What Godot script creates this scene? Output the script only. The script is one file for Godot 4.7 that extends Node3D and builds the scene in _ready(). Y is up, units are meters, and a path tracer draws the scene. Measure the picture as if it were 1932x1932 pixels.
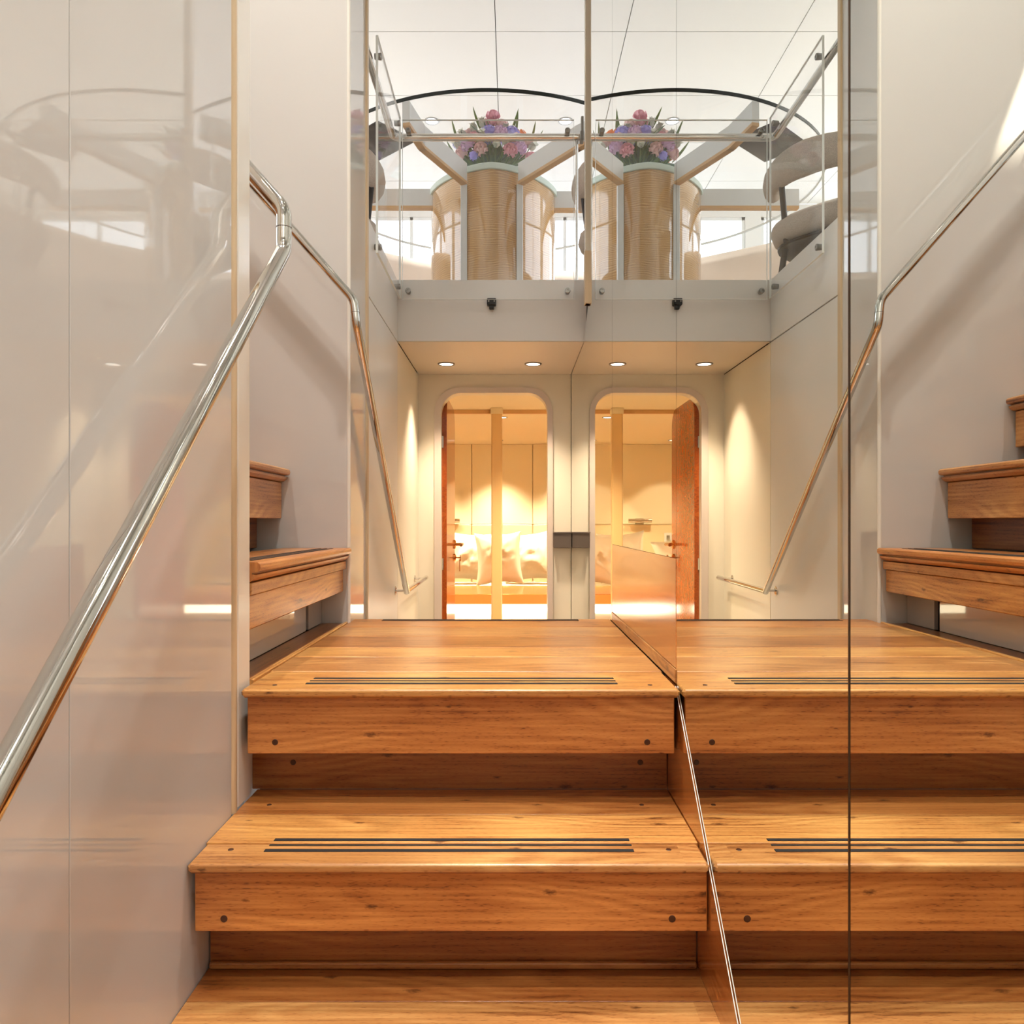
extends Node3D
# A yacht stairwell: oak steps up to a landing, a mirror wall on the right, a second flight rising to the left,
# steps down to a lit cabin ahead and the saloon above behind a glass balustrade.
# All measures below are relative to the eye: x right, y up from eye height, d = distance ahead. P() turns them into world space.

const EYE := 0.7185
const FOCAL := 1400.0
var M := {}
var T := {}
var counts := {}
var rng := RandomNumberGenerator.new()
var O := Vector3.ZERO   # base of the thing that is being built

func _ready():
	rng.seed = 7
	# ---- camera
	var cam := Camera3D.new()
	cam.name = "camera"
	cam.projection = Camera3D.PROJECTION_FRUSTUM
	cam.near = 0.05
	cam.far = 60.0
	cam.size = 0.05 * 1932.0 / FOCAL
	cam.frustum_offset = Vector2(0, 19.0 / FOCAL * 0.05)
	cam.position = Vector3(0, EYE, 0)
	add_child(cam)
	cam.current = true
	# ---- sky, sun, exposure
	var env := Environment.new()
	env.background_mode = Environment.BG_COLOR
	env.background_color = Color(0.93, 0.96, 1.0)
	env.background_energy_multiplier = 4.8
	env.tonemap_mode = Environment.TONE_MAPPER_LINEAR
	env.tonemap_exposure = 0.79
	env.sdfgi_enabled = true
	env.ssao_enabled = true
	env.ssil_enabled = true
	var we := WorldEnvironment.new()
	we.name = "world_environment"
	we.environment = env
	add_child(we)
	var sun := DirectionalLight3D.new()
	sun.name = "sun"
	sun.light_color = Color(1.0, 0.96, 0.88)
	sun.light_energy = 24.0
	sun.light_angular_distance = 0.6
	sun.shadow_enabled = true
	add_child(sun)
	sun.look_at_from_position(Vector3.ZERO, Vector3(0.33, -0.9, -0.15))
	make_materials()
	build_shell()
	build_lights()
	build_stairs()
	build_mirrors()
	build_rails()
	build_glass()
	build_cabin()
	build_saloon()

# ------------------------------------------------------------------ helpers
func P(x: float, y: float, d: float) -> Vector3:
	return Vector3(x, y + EYE, -d)

func numbered(parent: Node, called: String) -> String:
	var key := str(parent.get_instance_id()) + called
	var n: int = counts.get(key, 0)
	counts[key] = n + 1
	return called if n == 0 else called + "_%03d" % n

func thing(called: String, label: String, category: String, base: Vector3, group := "") -> Node3D:
	var o := Node3D.new()
	o.name = numbered(self, called)
	add_child(o)
	o.position = base
	O = base
	o.set_meta("label", label)
	o.set_meta("category", category)
	if group != "":
		o.set_meta("group", group)
	return o

func struct_node(called: String, label: String, base: Vector3) -> Node3D:
	var o := Node3D.new()
	o.name = called
	add_child(o)
	o.position = base
	O = base
	o.set_meta("label", label)
	o.set_meta("category", called.split("_")[0])
	o.set_meta("kind", "structure")
	return o

func group_part(called: String, parent: Node) -> Node3D:
	var o := Node3D.new()
	o.name = numbered(parent, called)
	parent.add_child(o)
	return o

func tool() -> SurfaceTool:
	var st := SurfaceTool.new()
	st.begin(Mesh.PRIMITIVE_TRIANGLES)
	return st

func obj(called: String, st: SurfaceTool, mat: Material, parent: Node, label := "") -> MeshInstance3D:
	return put(called, st.commit(), mat, parent, label)

func put(called: String, mesh: Mesh, mat: Material, parent: Node, label := "") -> MeshInstance3D:
	var o := MeshInstance3D.new()
	o.name = numbered(parent, called)
	o.mesh = mesh
	o.material_override = mat
	if label != "":
		o.set_meta("label", label)
	parent.add_child(o)
	return o

func tri(st: SurfaceTool, a: Vector3, b: Vector3, c: Vector3, na: Vector3, nb: Vector3, nc: Vector3, ua := Vector2.ZERO, ub := Vector2.ZERO, uc := Vector2.ZERO):
	var flip: bool = (b - a).cross(c - a).dot(na + nb + nc) > 0.0   # front faces run clockwise
	st.set_normal(na); st.set_uv(ua); st.add_vertex(a)
	if flip:
		st.set_normal(nc); st.set_uv(uc); st.add_vertex(c)
		st.set_normal(nb); st.set_uv(ub); st.add_vertex(b)
	else:
		st.set_normal(nb); st.set_uv(ub); st.add_vertex(b)
		st.set_normal(nc); st.set_uv(uc); st.add_vertex(c)

func flat_uv(p: Vector3, n: Vector3, grain: int, off: Vector2) -> Vector2:
	# u runs along the grain axis, v over the two other axes
	var a := n.abs()
	var u: float
	var v: float
	var k := 0 if a.x >= a.y and a.x >= a.z else (1 if a.y >= a.z else 2)
	match grain:
		0:
			u = p.x if k != 0 else p.y
			v = p.z - p.y if k != 0 else p.z
		1:
			u = p.y if k != 1 else p.x
			v = p.x + p.z if k != 1 else p.z
		_:
			u = p.z if k != 2 else p.y
			v = p.x - p.y if k != 2 else p.x
	return Vector2(u + off.x, v + off.y)

func flat_tri(st, a: Vector3, b: Vector3, c: Vector3, n: Vector3, grain: int, off: Vector2):
	tri(st, a, b, c, n, n, n, flat_uv(a, n, grain, off), flat_uv(b, n, grain, off), flat_uv(c, n, grain, off))

func flat_quad(st, a, b, c, d, n, grain: int, off: Vector2):
	flat_tri(st, a, b, c, n, grain, off)
	flat_tri(st, a, c, d, n, grain, off)

# chamfered box between two corners given relative to the eye
func cbox(st: SurfaceTool, x0: float, x1: float, y0: float, y1: float, d0: float, d1: float, ch := 0.0015, grain := 0, off := Vector2.ZERO):
	var lo := P(x0, y0, d1) - O
	var hi := P(x1, y1, d0) - O
	box_local(st, lo, hi, ch, grain, off)

func box_local(st, lo: Vector3, hi: Vector3, ch: float, grain := 0, off := Vector2.ZERO):
	var m := (lo + hi) * 0.5
	var h := (hi - lo) * 0.5
	ch = minf(ch, minf(h.x, minf(h.y, h.z)) * 0.9)
	var ax := [Vector3(1, 0, 0), Vector3(0, 1, 0), Vector3(0, 0, 1)]
	var hh := [h.x, h.y, h.z]
	for k in 3:
		var i := (k + 1) % 3
		var j := (k + 2) % 3
		for s in [-1.0, 1.0]:
			var n: Vector3 = ax[k] * s
			var c: Vector3 = m + n * hh[k]
			var u: Vector3 = ax[i] * (hh[i] - ch)
			var v: Vector3 = ax[j] * (hh[j] - ch)
			flat_quad(st, c - u - v, c + u - v, c + u + v, c - u + v, n, grain, off)
	for k in 3:   # edges along axis k
		var i := (k + 1) % 3
		var j := (k + 2) % 3
		for si in [-1.0, 1.0]:
			for sj in [-1.0, 1.0]:
				var a: Vector3 = m + ax[i] * si * hh[i] + ax[j] * sj * (hh[j] - ch)
				var b: Vector3 = m + ax[i] * si * (hh[i] - ch) + ax[j] * sj * hh[j]
				var e: Vector3 = ax[k] * (hh[k] - ch)
				var n: Vector3 = (ax[i] * si + ax[j] * sj).normalized()
				var ni: Vector3 = ax[i] * si
				var nj: Vector3 = ax[j] * sj
				tri(st, a - e, a + e, b + e, ni, ni, nj, flat_uv(a - e, n, grain, off), flat_uv(a + e, n, grain, off), flat_uv(b + e, n, grain, off))
				tri(st, a - e, b + e, b - e, ni, nj, nj, flat_uv(a - e, n, grain, off), flat_uv(b + e, n, grain, off), flat_uv(b - e, n, grain, off))
	for sx in [-1.0, 1.0]:
		for sy in [-1.0, 1.0]:
			for sz in [-1.0, 1.0]:
				var q := Vector3(sx, sy, sz)
				var a: Vector3 = m + Vector3(h.x, h.y - ch, h.z - ch) * q
				var b: Vector3 = m + Vector3(h.x - ch, h.y, h.z - ch) * q
				var c: Vector3 = m + Vector3(h.x - ch, h.y - ch, h.z) * q
				flat_tri(st, a, b, c, q.normalized(), grain, off)

func slab(called, x0, x1, y0, y1, d0, d1, mat, parent, ch := 0.0015, grain := 0, off := Vector2.ZERO, label := "") -> MeshInstance3D:
	var st := tool()
	cbox(st, x0, x1, y0, y1, d0, d1, ch, grain, off)
	return obj(called, st, mat, parent, label)

# polygon swept straight: axis 0 = along x with points (d, y); 1 = along y with points (x, d); 2 = along d with points (x, y)
func prism(st: SurfaceTool, pts: PackedVector2Array, axis: int, a0: float, a1: float, grain := 0, off := Vector2.ZERO):
	var at := func(p: Vector2, a: float) -> Vector3:
		match axis:
			0: return P(a, p.y, p.x) - O
			1: return P(p.x, a, p.y) - O
		return P(p.x, p.y, a) - O
	var dir := func(p: Vector2) -> Vector3:
		match axis:
			0: return Vector3(0, p.y, -p.x)
			1: return Vector3(p.x, 0, -p.y)
		return Vector3(p.x, p.y, 0)
	var area := 0.0
	for k in pts.size():
		var p: Vector2 = pts[k]
		var q: Vector2 = pts[(k + 1) % pts.size()]
		area += p.x * q.y - q.x * p.y
	for k in pts.size():
		var p: Vector2 = pts[k]
		var q: Vector2 = pts[(k + 1) % pts.size()]
		var e: Vector2 = (q - p).normalized()
		var n2 := Vector2(e.y, -e.x) * signf(area)
		flat_quad(st, at.call(p, a0), at.call(q, a0), at.call(q, a1), at.call(p, a1), dir.call(n2), grain, off)
	var cap: Vector3 = (at.call(pts[0], a1) - at.call(pts[0], a0)).normalized()
	var ix := Geometry2D.triangulate_polygon(pts)
	for k in range(0, ix.size(), 3):
		flat_tri(st, at.call(pts[ix[k]], a0), at.call(pts[ix[k + 1]], a0), at.call(pts[ix[k + 2]], a0), -cap, grain, off)
		flat_tri(st, at.call(pts[ix[k]], a1), at.call(pts[ix[k + 1]], a1), at.call(pts[ix[k + 2]], a1), cap, grain, off)

# lathe round the vertical through c: profile of (radius, height) pairs
func lathe(st: SurfaceTool, c: Vector3, prof: Array, n := 24, axis := Vector3.UP, from := 0.0, to := TAU):
	var b := Basis()
	if axis != Vector3.UP:
		b = Basis(Quaternion(Vector3.UP, axis.normalized()))
	var length := 0.0
	for k in prof.size() - 1:
		var p: Vector2 = prof[k]
		var q: Vector2 = prof[k + 1]
		var e: Vector2 = (q - p)
		var nn := Vector2(e.y, -e.x).normalized()
		var l2 := length + e.length()
		for i in n:
			var a0 := lerpf(from, to, float(i) / n)
			var a1 := lerpf(from, to, float(i + 1) / n)
			var r0 := Vector3(cos(a0), 0, sin(a0))
			var r1 := Vector3(cos(a1), 0, sin(a1))
			var A := c + b * (r0 * p.x + Vector3(0, p.y, 0))
			var B := c + b * (r1 * p.x + Vector3(0, p.y, 0))
			var C := c + b * (r1 * q.x + Vector3(0, q.y, 0))
			var D := c + b * (r0 * q.x + Vector3(0, q.y, 0))
			var n0 := b * (r0 * nn.x + Vector3(0, nn.y, 0))
			var n1 := b * (r1 * nn.x + Vector3(0, nn.y, 0))
			var R: float = maxf(p.x, q.x)
			var uA := Vector2(a0 * R, length)
			var uB := Vector2(a1 * R, length)
			var uC := Vector2(a1 * R, l2)
			var uD := Vector2(a0 * R, l2)
			if p.x > 1e-6:
				tri(st, A, B, C, n0, n1, n1, uA, uB, uC)
			if q.x > 1e-6:
				tri(st, A, C, D, n0, n1, n0, uA, uC, uD)
		length = l2

# round tube along points (local), bends rounded by radius rb
func tube(st: SurfaceTool, raw: Array, r: float, rb := 0.03, sides := 14, caps := true):
	var pts := []
	for k in raw.size():
		if k == 0 or k == raw.size() - 1 or rb <= 0.0:
			pts.append(raw[k])
			continue
		var a: Vector3 = raw[k - 1]
		var b: Vector3 = raw[k]
		var c: Vector3 = raw[k + 1]
		var l: float = minf(rb, minf(a.distance_to(b), b.distance_to(c)) * 0.48)
		var p0 := b + (a - b).normalized() * l
		var p2 := b + (c - b).normalized() * l
		for i in 7:
			var t := i / 6.0
			pts.append(p0 * (1 - t) * (1 - t) + b * 2 * t * (1 - t) + p2 * t * t)
	var up := Vector3.UP
	var first: Vector3 = (pts[1] - pts[0]).normalized()
	if absf(first.dot(up)) > 0.9:
		up = Vector3.RIGHT
	var side := first.cross(up).normalized()
	var rings := []
	for k in pts.size():
		var t: Vector3
		if k == 0: t = pts[1] - pts[0]
		elif k == pts.size() - 1: t = pts[k] - pts[k - 1]
		else: t = (pts[k + 1] - pts[k]).normalized() + (pts[k] - pts[k - 1]).normalized()
		t = t.normalized()
		side = (side - t * side.dot(t)).normalized()
		var w := t.cross(side)
		var ring := []
		for i in sides:
			var a := TAU * i / sides
			ring.append(side * cos(a) + w * sin(a))
		rings.append(ring)
	for k in pts.size() - 1:
		for i in sides:
			var j := (i + 1) % sides
			var a: Vector3 = rings[k][i]
			var b: Vector3 = rings[k][j]
			var c: Vector3 = rings[k + 1][j]
			var d: Vector3 = rings[k + 1][i]
			tri(st, pts[k] + a * r, pts[k] + b * r, pts[k + 1] + c * r, a, b, c)
			tri(st, pts[k] + a * r, pts[k + 1] + c * r, pts[k + 1] + d * r, a, c, d)
	if caps:
		for e in [0, pts.size() - 1]:
			var n: Vector3 = (pts[0] - pts[1]).normalized() if e == 0 else (pts[e] - pts[e - 1]).normalized()
			for i in sides:
				tri(st, pts[e], pts[e] + rings[e][i] * r, pts[e] + rings[e][(i + 1) % sides] * r, n, n, n)

# smooth surface through a grid of points; normals point away from `inside`
func skin(st: SurfaceTool, g: Array, wrap := false, uvs := 1.0):
	var nu := g.size()
	var nv: int = g[0].size()
	var nor := []
	for i in nu:
		var row := []
		for j in nv:
			var j0 := (j - 1 + nv) % nv if wrap else maxi(j - 1, 0)
			var j1 := (j + 1) % nv if wrap else mini(j + 1, nv - 1)
			var du: Vector3 = g[mini(i + 1, nu - 1)][j] - g[maxi(i - 1, 0)][j]
			var dv: Vector3 = g[i][j1] - g[i][j0]
			row.append(du.cross(dv).normalized())
		nor.append(row)
	for i in nu - 1:
		for j in (nv if wrap else nv - 1):
			var k := (j + 1) % nv
			var u0 := Vector2(i, j) * uvs
			tri(st, g[i][j], g[i + 1][j], g[i + 1][k], nor[i][j], nor[i + 1][j], nor[i + 1][k], u0, u0, u0)
			tri(st, g[i][j], g[i + 1][k], g[i][k], nor[i][j], nor[i + 1][k], nor[i][k], u0, u0, u0)

func arch(x0: float, x1: float, yb: float, yt: float, r: float, n := 8) -> Array:
	# open outline from the foot on the left over the rounded top to the foot on the right
	var a := [Vector2(x0, yb)]
	for k in n + 1:
		var t := PI - PI / 2 * k / n
		a.append(Vector2(x0 + r + cos(t) * r, yt - r + sin(t) * r))
	for k in n + 1:
		var t := PI / 2 - PI / 2 * k / n
		a.append(Vector2(x1 - r + cos(t) * r, yt - r + sin(t) * r))
	a.append(Vector2(x1, yb))
	return a

# ------------------------------------------------------------------ materials
func mat(c: Color, rough := 0.5, metal := 0.0, spec := 0.5) -> StandardMaterial3D:
	var m := StandardMaterial3D.new()
	m.albedo_color = c
	m.roughness = rough
	m.metallic = metal
	m.metallic_specular = spec
	return m

func make_materials():
	T.oak = oak_texture(11, Color(0.83, 0.63, 0.385), Color(0.61, 0.385, 0.195), Color(0.25, 0.125, 0.05))
	T.ripple = ripple_texture(5)
	T.burl = burl_texture(9)
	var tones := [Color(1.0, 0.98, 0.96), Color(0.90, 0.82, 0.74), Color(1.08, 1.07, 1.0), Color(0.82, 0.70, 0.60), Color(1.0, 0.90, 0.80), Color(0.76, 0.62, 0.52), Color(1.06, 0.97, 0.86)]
	M.oak = []
	for c in tones:
		var m := mat(c, 0.34)
		m.albedo_texture = T.oak
		m.uv1_scale = Vector3(1 / 1.6, 1 / 0.8, 1)
		m.clearcoat_enabled = true
		m.clearcoat = 0.35
		m.clearcoat_roughness = 0.22
		M.oak.append(m)
	M.lacquer = mat(Color(0.795, 0.78, 0.76), 0.03, 0.0, 0.8)
	M.satin = mat(Color(0.86, 0.85, 0.83), 0.3)
	M.cream = mat(Color(0.90, 0.87, 0.80), 0.3)
	M.ceiling = mat(Color(0.90, 0.895, 0.88), 0.55)
	M.low_ceiling = mat(Color(0.88, 0.83, 0.77), 0.35)
	M.gap = mat(Color(0.30, 0.26, 0.22), 0.8)
	M.bead = mat(Color(0.80, 0.70, 0.56), 0.3)
	M.edge = mat(Color(0.90, 0.88, 0.84), 0.15)
	M.mirror = mat(Color(0.945, 0.955, 0.94), 0.0, 1.0)
	M.joint = mat(Color(0.33, 0.26, 0.20), 0.3, 0.6)
	M.chrome = mat(Color(0.86, 0.85, 0.83), 0.07, 1.0)
	M.steel = mat(Color(0.60, 0.59, 0.57), 0.3, 1.0)
	M.post = mat(Color(0.78, 0.72, 0.64), 0.25, 0.3)
	M.rubber = mat(Color(0.10, 0.08, 0.07), 0.75)
	M.peg = mat(Color(0.26, 0.13, 0.06), 0.4)
	M.black = mat(Color(0.05, 0.05, 0.05), 0.4)
	M.plate = mat(Color(0.40, 0.365, 0.34), 0.4, 0.3)
	M.grey = mat(Color(0.66, 0.64, 0.62), 0.4)
	M.frame = mat(Color(0.80, 0.75, 0.71), 0.3)
	M.veneer = mat(Color(1, 1, 1), 0.12)
	M.veneer.albedo_texture = T.burl
	M.veneer.uv1_scale = Vector3(1.2, 1.2, 1)
	M.veneer_gloss = mat(Color(1.0, 0.86, 0.72), 0.16)
	M.veneer_gloss.albedo_texture = T.oak
	M.veneer_gloss.uv1_scale = Vector3(1 / 1.6, 1 / 0.8, 1)
	M.veneer_gloss.clearcoat_enabled = true
	M.veneer_gloss.clearcoat = 1.0
	M.veneer_gloss.clearcoat_roughness = 0.12
	M.drum = mat(Color(1, 1, 1), 0.05, 0.0, 0.8)
	M.drum.albedo_texture = T.ripple
	M.drum.uv1_scale = Vector3(1.0, 1.25, 1)
	M.drum.clearcoat_enabled = true
	M.drum.clearcoat = 1.0
	M.drum.clearcoat_roughness = 0.03
	M.white = mat(Color(0.90, 0.905, 0.90), 0.2)
	M.arm_wood = mat(Color(0.84, 0.68, 0.49), 0.35)
	M.mint = mat(Color(0.84, 0.90, 0.865), 0.12)
	M.glass = mat(Color(0.97, 0.99, 0.98, 0.03), 0.0, 0.0, 0.3)
	M.glass.transparency = BaseMaterial3D.TRANSPARENCY_ALPHA
	M.pane = mat(Color(0.96, 0.98, 1.0, 0.05), 0.0)
	M.pane.transparency = BaseMaterial3D.TRANSPARENCY_ALPHA
	M.glass_edge = mat(Color(0.93, 0.95, 0.94), 0.15)
	M.glass_edge_reflection = mat(Color(0.12, 0.14, 0.13), 0.2)  # dark reflection in the table edge, put into the colour
	M.column = mat(Color(0.90, 0.76, 0.56), 0.3)
	M.cabin_wall = mat(Color(0.95, 0.90, 0.79), 0.6)
	M.headboard = mat(Color(0.88, 0.78, 0.63), 0.7)
	M.linen = mat(Color(0.95, 0.91, 0.84), 0.8)
	M.rail_wood = mat(Color(0.76, 0.48, 0.25), 0.15)
	M.carpet = mat(Color(0.80, 0.72, 0.60), 0.9)
	M.tweed = mat(Color(1, 1, 1), 0.95)
	M.tweed.albedo_texture = tweed_texture()
	M.tweed.uv1_triplanar = true
	M.tweed.uv1_scale = Vector3(4, 4, 4)
	M.sofa = mat(Color(0.85, 0.79, 0.73), 0.9)
	M.dark_wood = mat(Color(0.20, 0.17, 0.16), 0.3)
	M.navy = mat(Color(0.08, 0.08, 0.15), 0.6)
	M.brass = mat(Color(0.80, 0.58, 0.33), 0.2, 1.0)
	M.saloon_floor = mat(Color(0.68, 0.655, 0.62), 0.35)
	M.white_pot = mat(Color(0.9, 0.9, 0.88), 0.2)

func noise(seed_: int, freq: float, octaves := 3) -> FastNoiseLite:
	var n := FastNoiseLite.new()
	n.seed = seed_
	n.noise_type = FastNoiseLite.TYPE_SIMPLEX_SMOOTH
	n.frequency = freq
	n.fractal_octaves = octaves
	return n

func oak_texture(seed_: int, light: Color, mid: Color, dark: Color) -> ImageTexture:
	# 1.6 m along the grain by 0.8 m across
	var w := 2048
	var h := 1024
	var img := Image.create(w, h, false, Image.FORMAT_RGB8)
	var warp := noise(seed_, 1.0, 2)
	var streak := noise(seed_ + 1, 1.0, 3)
	var pore := noise(seed_ + 2, 1.0, 1)
	var blot := noise(seed_ + 3, 1.0, 2)
	var knots := []
	rng.seed = seed_
	for k in 46:
		knots.append([rng.randf() * 1.6, rng.randf() * 0.8, rng.randf_range(0.0015, 0.0075) ])
	for j in h:
		var y := j * 0.8 / h
		for i in w:
			var x := i * 1.6 / w
			var rings := sin((y * 34.0 + warp.get_noise_2d(x * 1.3, y * 5.0) * 4.6) * TAU)
			var f := 0.52 + 0.17 * rings * clampf(0.5 + blot.get_noise_2d(x * 2.0, y * 9.0) * 1.6, 0.0, 1.0)
			f += 0.42 * streak.get_noise_2d(x * 3.5, y * 120.0)
			f += 0.34 * blot.get_noise_2d(x * 2.2 + 9.0, y * 6.0)
			var p := pore.get_noise_2d(x * 60.0, y * 620.0)
			if p > 0.42:
				f -= (p - 0.42) * 0.9
			var c := mid.lerp(light, clampf(f, 0.0, 1.0))
			if f < 0.25:
				c = c.lerp(dark, clampf((0.25 - f) * 1.2, 0.0, 0.6))
			img.set_pixel(i, j, c)
	for k in knots:
		var r: float = k[2]
		for j in range(int((k[1] - r * 2) / 0.8 * h), int((k[1] + r * 2) / 0.8 * h)):
			for i in range(int((k[0] - r * 5) / 1.6 * w), int((k[0] + r * 5) / 1.6 * w)):
				if i < 0 or j < 0 or i >= w or j >= h:
					continue
				var e := Vector2((i * 1.6 / w - k[0]) / (r * 2.6), (j * 0.8 / h - k[1]) / r).length()
				e += 0.5 * streak.get_noise_2d(i * 0.08, j * 0.2)
				if e < 1.0:
					img.set_pixel(i, j, img.get_pixel(i, j).lerp(dark, 0.75 * (1.0 - e)))
	img.generate_mipmaps()
	return ImageTexture.create_from_image(img)

func ripple_texture(seed_: int) -> ImageTexture:
	var w := 512
	var h := 1024
	var img := Image.create(w, h, false, Image.FORMAT_RGB8)
	var warp := noise(seed_, 1.0, 2)
	var amp := noise(seed_ + 1, 1.0, 2)
	for j in h:
		var y := j * 0.8 / h
		for i in w:
			var x := i * 1.0 / w
			var s := sin((y * 88.0 + warp.get_noise_2d(x * 5.0, y * 6.0) * 1.2) * TAU)
			var f := 0.6 + 0.5 * s * clampf(0.45 + amp.get_noise_2d(x * 14.0, y * 30.0), 0.05, 1.0) + 0.3 * amp.get_noise_2d(x * 5.0, y * 0.8)
			img.set_pixel(i, j, Color(0.66, 0.47, 0.26).lerp(Color(0.86, 0.70, 0.47), clampf(f, 0, 1)))
	return ImageTexture.create_from_image(img)

func burl_texture(seed_: int) -> ImageTexture:
	var s := 512
	var img := Image.create(s, s, false, Image.FORMAT_RGB8)
	var a := noise(seed_, 1.0, 4)
	for j in s:
		for i in s:
			var x := i * 1.0 / s
			var y := j * 1.0 / s
			var f := 0.5 + 0.5 * a.get_noise_2d(x * 40.0 + a.get_noise_2d(x * 9.0, y * 9.0) * 5.0, y * 22.0)
			img.set_pixel(i, j, Color(0.48, 0.20, 0.06).lerp(Color(0.72, 0.38, 0.15), clampf(f, 0, 1)))
	return ImageTexture.create_from_image(img)

func tweed_texture() -> ImageTexture:
	var s := 256
	var img := Image.create(s, s, false, Image.FORMAT_RGB8)
	rng.seed = 3
	for j in s:
		for i in s:
			var f := rng.randf()
			img.set_pixel(i, j, Color(0.66, 0.61, 0.57).lerp(Color(0.92, 0.87, 0.81), f))
	return ImageTexture.create_from_image(img)

func oak(k: int) -> StandardMaterial3D:
	return M.oak[k % M.oak.size()]

func offs(k: int) -> Vector2:
	return Vector2(fposmod(k * 0.37, 0.78) + 0.1, fposmod(k * 0.271, 0.6) + 0.08)

# one board of oak; the offset picks its own stretch of grain
var board_no := 0
func board(called, x0, x1, y0, y1, d0, d1, parent, tone: int, ch := 0.002, grain := 0) -> MeshInstance3D:
	board_no += 1
	var off := offs(board_no)
	var base := P(x0, y0, d1) - O
	var o2 := off - (Vector2(base.x, base.z) if grain == 0 else Vector2(base.z, base.x))
	return slab(called, x0, x1, y0, y1, d0, d1, oak(tone), parent, ch, grain, o2)

# ------------------------------------------------------------------ shell
func build_shell():
	var s: Node3D
	# lower hall floor: oak planks across the stairwell
	s = struct_node("floor", "oak plank floor of the lower hall at the foot of the steps", P(-0.1, -0.80, 0.2))
	slab("subfloor", -0.49, 0.31, -0.80, -0.75, -1.0, 1.28, M.gap, s)
	var d := 1.2 - 0.02
	var k := 0
	var edges := [1.21, 1.112, 1.0]
	while edges[-1] > -0.95:
		edges.append(edges[-1] - 0.11)
	for i in edges.size() - 1:
		board("plank", -0.489, 0.299, -0.75, -0.7185, edges[i + 1] + 0.0006, edges[i] - 0.0006, s, [3, 0, 4, 1, 2, 5][i % 6], 0.001)
	# left wall of the lower flight: glossy panels and a corner post
	s = struct_node("wall_left", "glossy cream lacquered wall beside the lower steps", P(-0.52, -0.8, 0.2))
	slab("panel", -0.55, -0.49, -0.8, 3.0, -1.0, 0.8220, M.lacquer, s)
	slab("panel", -0.55, -0.49, -0.8, 3.0, 0.8230, 1.297, M.lacquer, s)
	slab("core", -0.60, -0.545, -0.8, 3.0, -1.0, 1.36, M.gap, s)
	s = struct_node("trim_1", "cream corner post with a tan bead at the end of the glossy wall", P(-0.52, -0.52, 1.34))
	slab("post", -0.56, -0.4885, -0.5125, 3.0, 1.323, 1.385, M.edge, s, 0.004)
	var st := tool()
	tube(st, [P(-0.4985, -0.5125, 1.31) - O, P(-0.4985, 3.0, 1.31) - O], 0.0125, 0.0, 16)
	obj("bead", st, M.bead, s, "tan half-round bead")
	slab("fillet", -0.56, -0.495, -0.5125, 3.0, 1.297, 1.324, M.edge, s, 0.001)
	# near wall of the side flight
	s = struct_node("wall_near", "cream wall on the near side of the side flight", P(-1.8, -0.8, 1.35))
	slab("panel", -3.2, -0.56, -0.8, 3.0, 1.323, 1.383, M.lacquer, s)
	# back wall of the hall behind the viewer
	s = struct_node("wall_back", "cream wall closing the lower hall", P(-0.1, -0.8, -1.03))
	slab("panel", -0.6, 0.37, -0.8, 3.0, -1.06, -1.0, M.satin, s)
	s = struct_node("floor_side", "base under the side flight", P(-1.0, -0.36, 1.8))
	slab("base", -1.6, -0.4945, -0.36, -0.317, 1.383, 2.18, M.gap, s)
	slab("closing_board", -1.6, -1.565, -0.317, 0.958, 1.384, 2.43, M.gap, s)
	slab("side_filler", -0.56, -0.499, -0.80, -0.317, 1.3855, 1.47, M.edge, s)
	slab("side_filler", -0.56, -0.4865, -1.15, -0.317, 1.471, 2.18, M.gap, s)
	# far wall of the side flight, thick enough to end in a column
	s = struct_node("wall_stair", "pale grey lacquered wall behind the side flight, ending in a column", P(-1.0, -1.15, 2.3))
	slab("panel", -1.45, -0.478, -1.15, 3.0, 2.18, 2.43, M.lacquer, s)
	st = tool()
	tube(st, [P(-0.481, -1.15, 2.184) - O, P(-0.481, 3.0, 2.184) - O], 0.006, 0.0, 12)
	obj("corner_bead", st, M.edge, s, "white corner bead")
	slab("end_bead", -0.486, -0.471, -1.15, 3.0, 2.42, 2.445, M.bead, s, 0.004, 0, Vector2.ZERO, "tan bead")
	# left wall beyond the column, under the saloon deck
	s = struct_node("wall_lower", "cream panelled wall beside the steps down to the cabin", P(-0.5, -1.15, 3.1))
	slab("core", -0.53, -0.486, -1.15, 0.955, 2.445, 3.80, M.gap, s)
	slab("panel", -0.488, -0.476, -1.15, 0.7475, 2.45, 3.087, M.satin, s)
	slab("panel", -0.488, -0.476, 0.7515, 1.008, 2.45, 3.087, M.satin, s)
	slab("panel", -0.488, -0.476, -1.15, 0.7475, 3.091, 3.767, M.cream, s)
	# fascia of the saloon deck and the low ceiling below it
	s = struct_node("trim_2", "cream fascia of the saloon deck under the glass", P(-0.08, 0.75, 3.11))
	slab("board", -0.53, 0.37, 0.7535, 1.008, 3.088, 3.13, M.satin, s)
	s = struct_node("ceiling_low", "low peach-cream ceiling over the steps down to the cabin", P(-0.08, 0.75, 3.45))
	slab("panel", -0.476, 0.30, 0.75, 0.78, 3.091, 3.767, M.low_ceiling, s, 0.002)
	slab("core", -0.53, 0.37, 0.785, 0.955, 3.135, 3.83, M.gap, s)
	# wall with the cabin door
	s = struct_node("wall_far", "cream wall around the round-cornered cabin doorway", P(-0.08, -1.15, 3.8))
	var inner := arch(-0.358, 0.180, -1.15, 0.654, 0.10)
	var poly := PackedVector2Array()
	poly.append(Vector2(-0.476, -1.15))
	for p in inner: poly.append(p)
	poly.append(Vector2(0.2985, -1.15))
	poly.append(Vector2(0.2985, 0.75))
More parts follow.
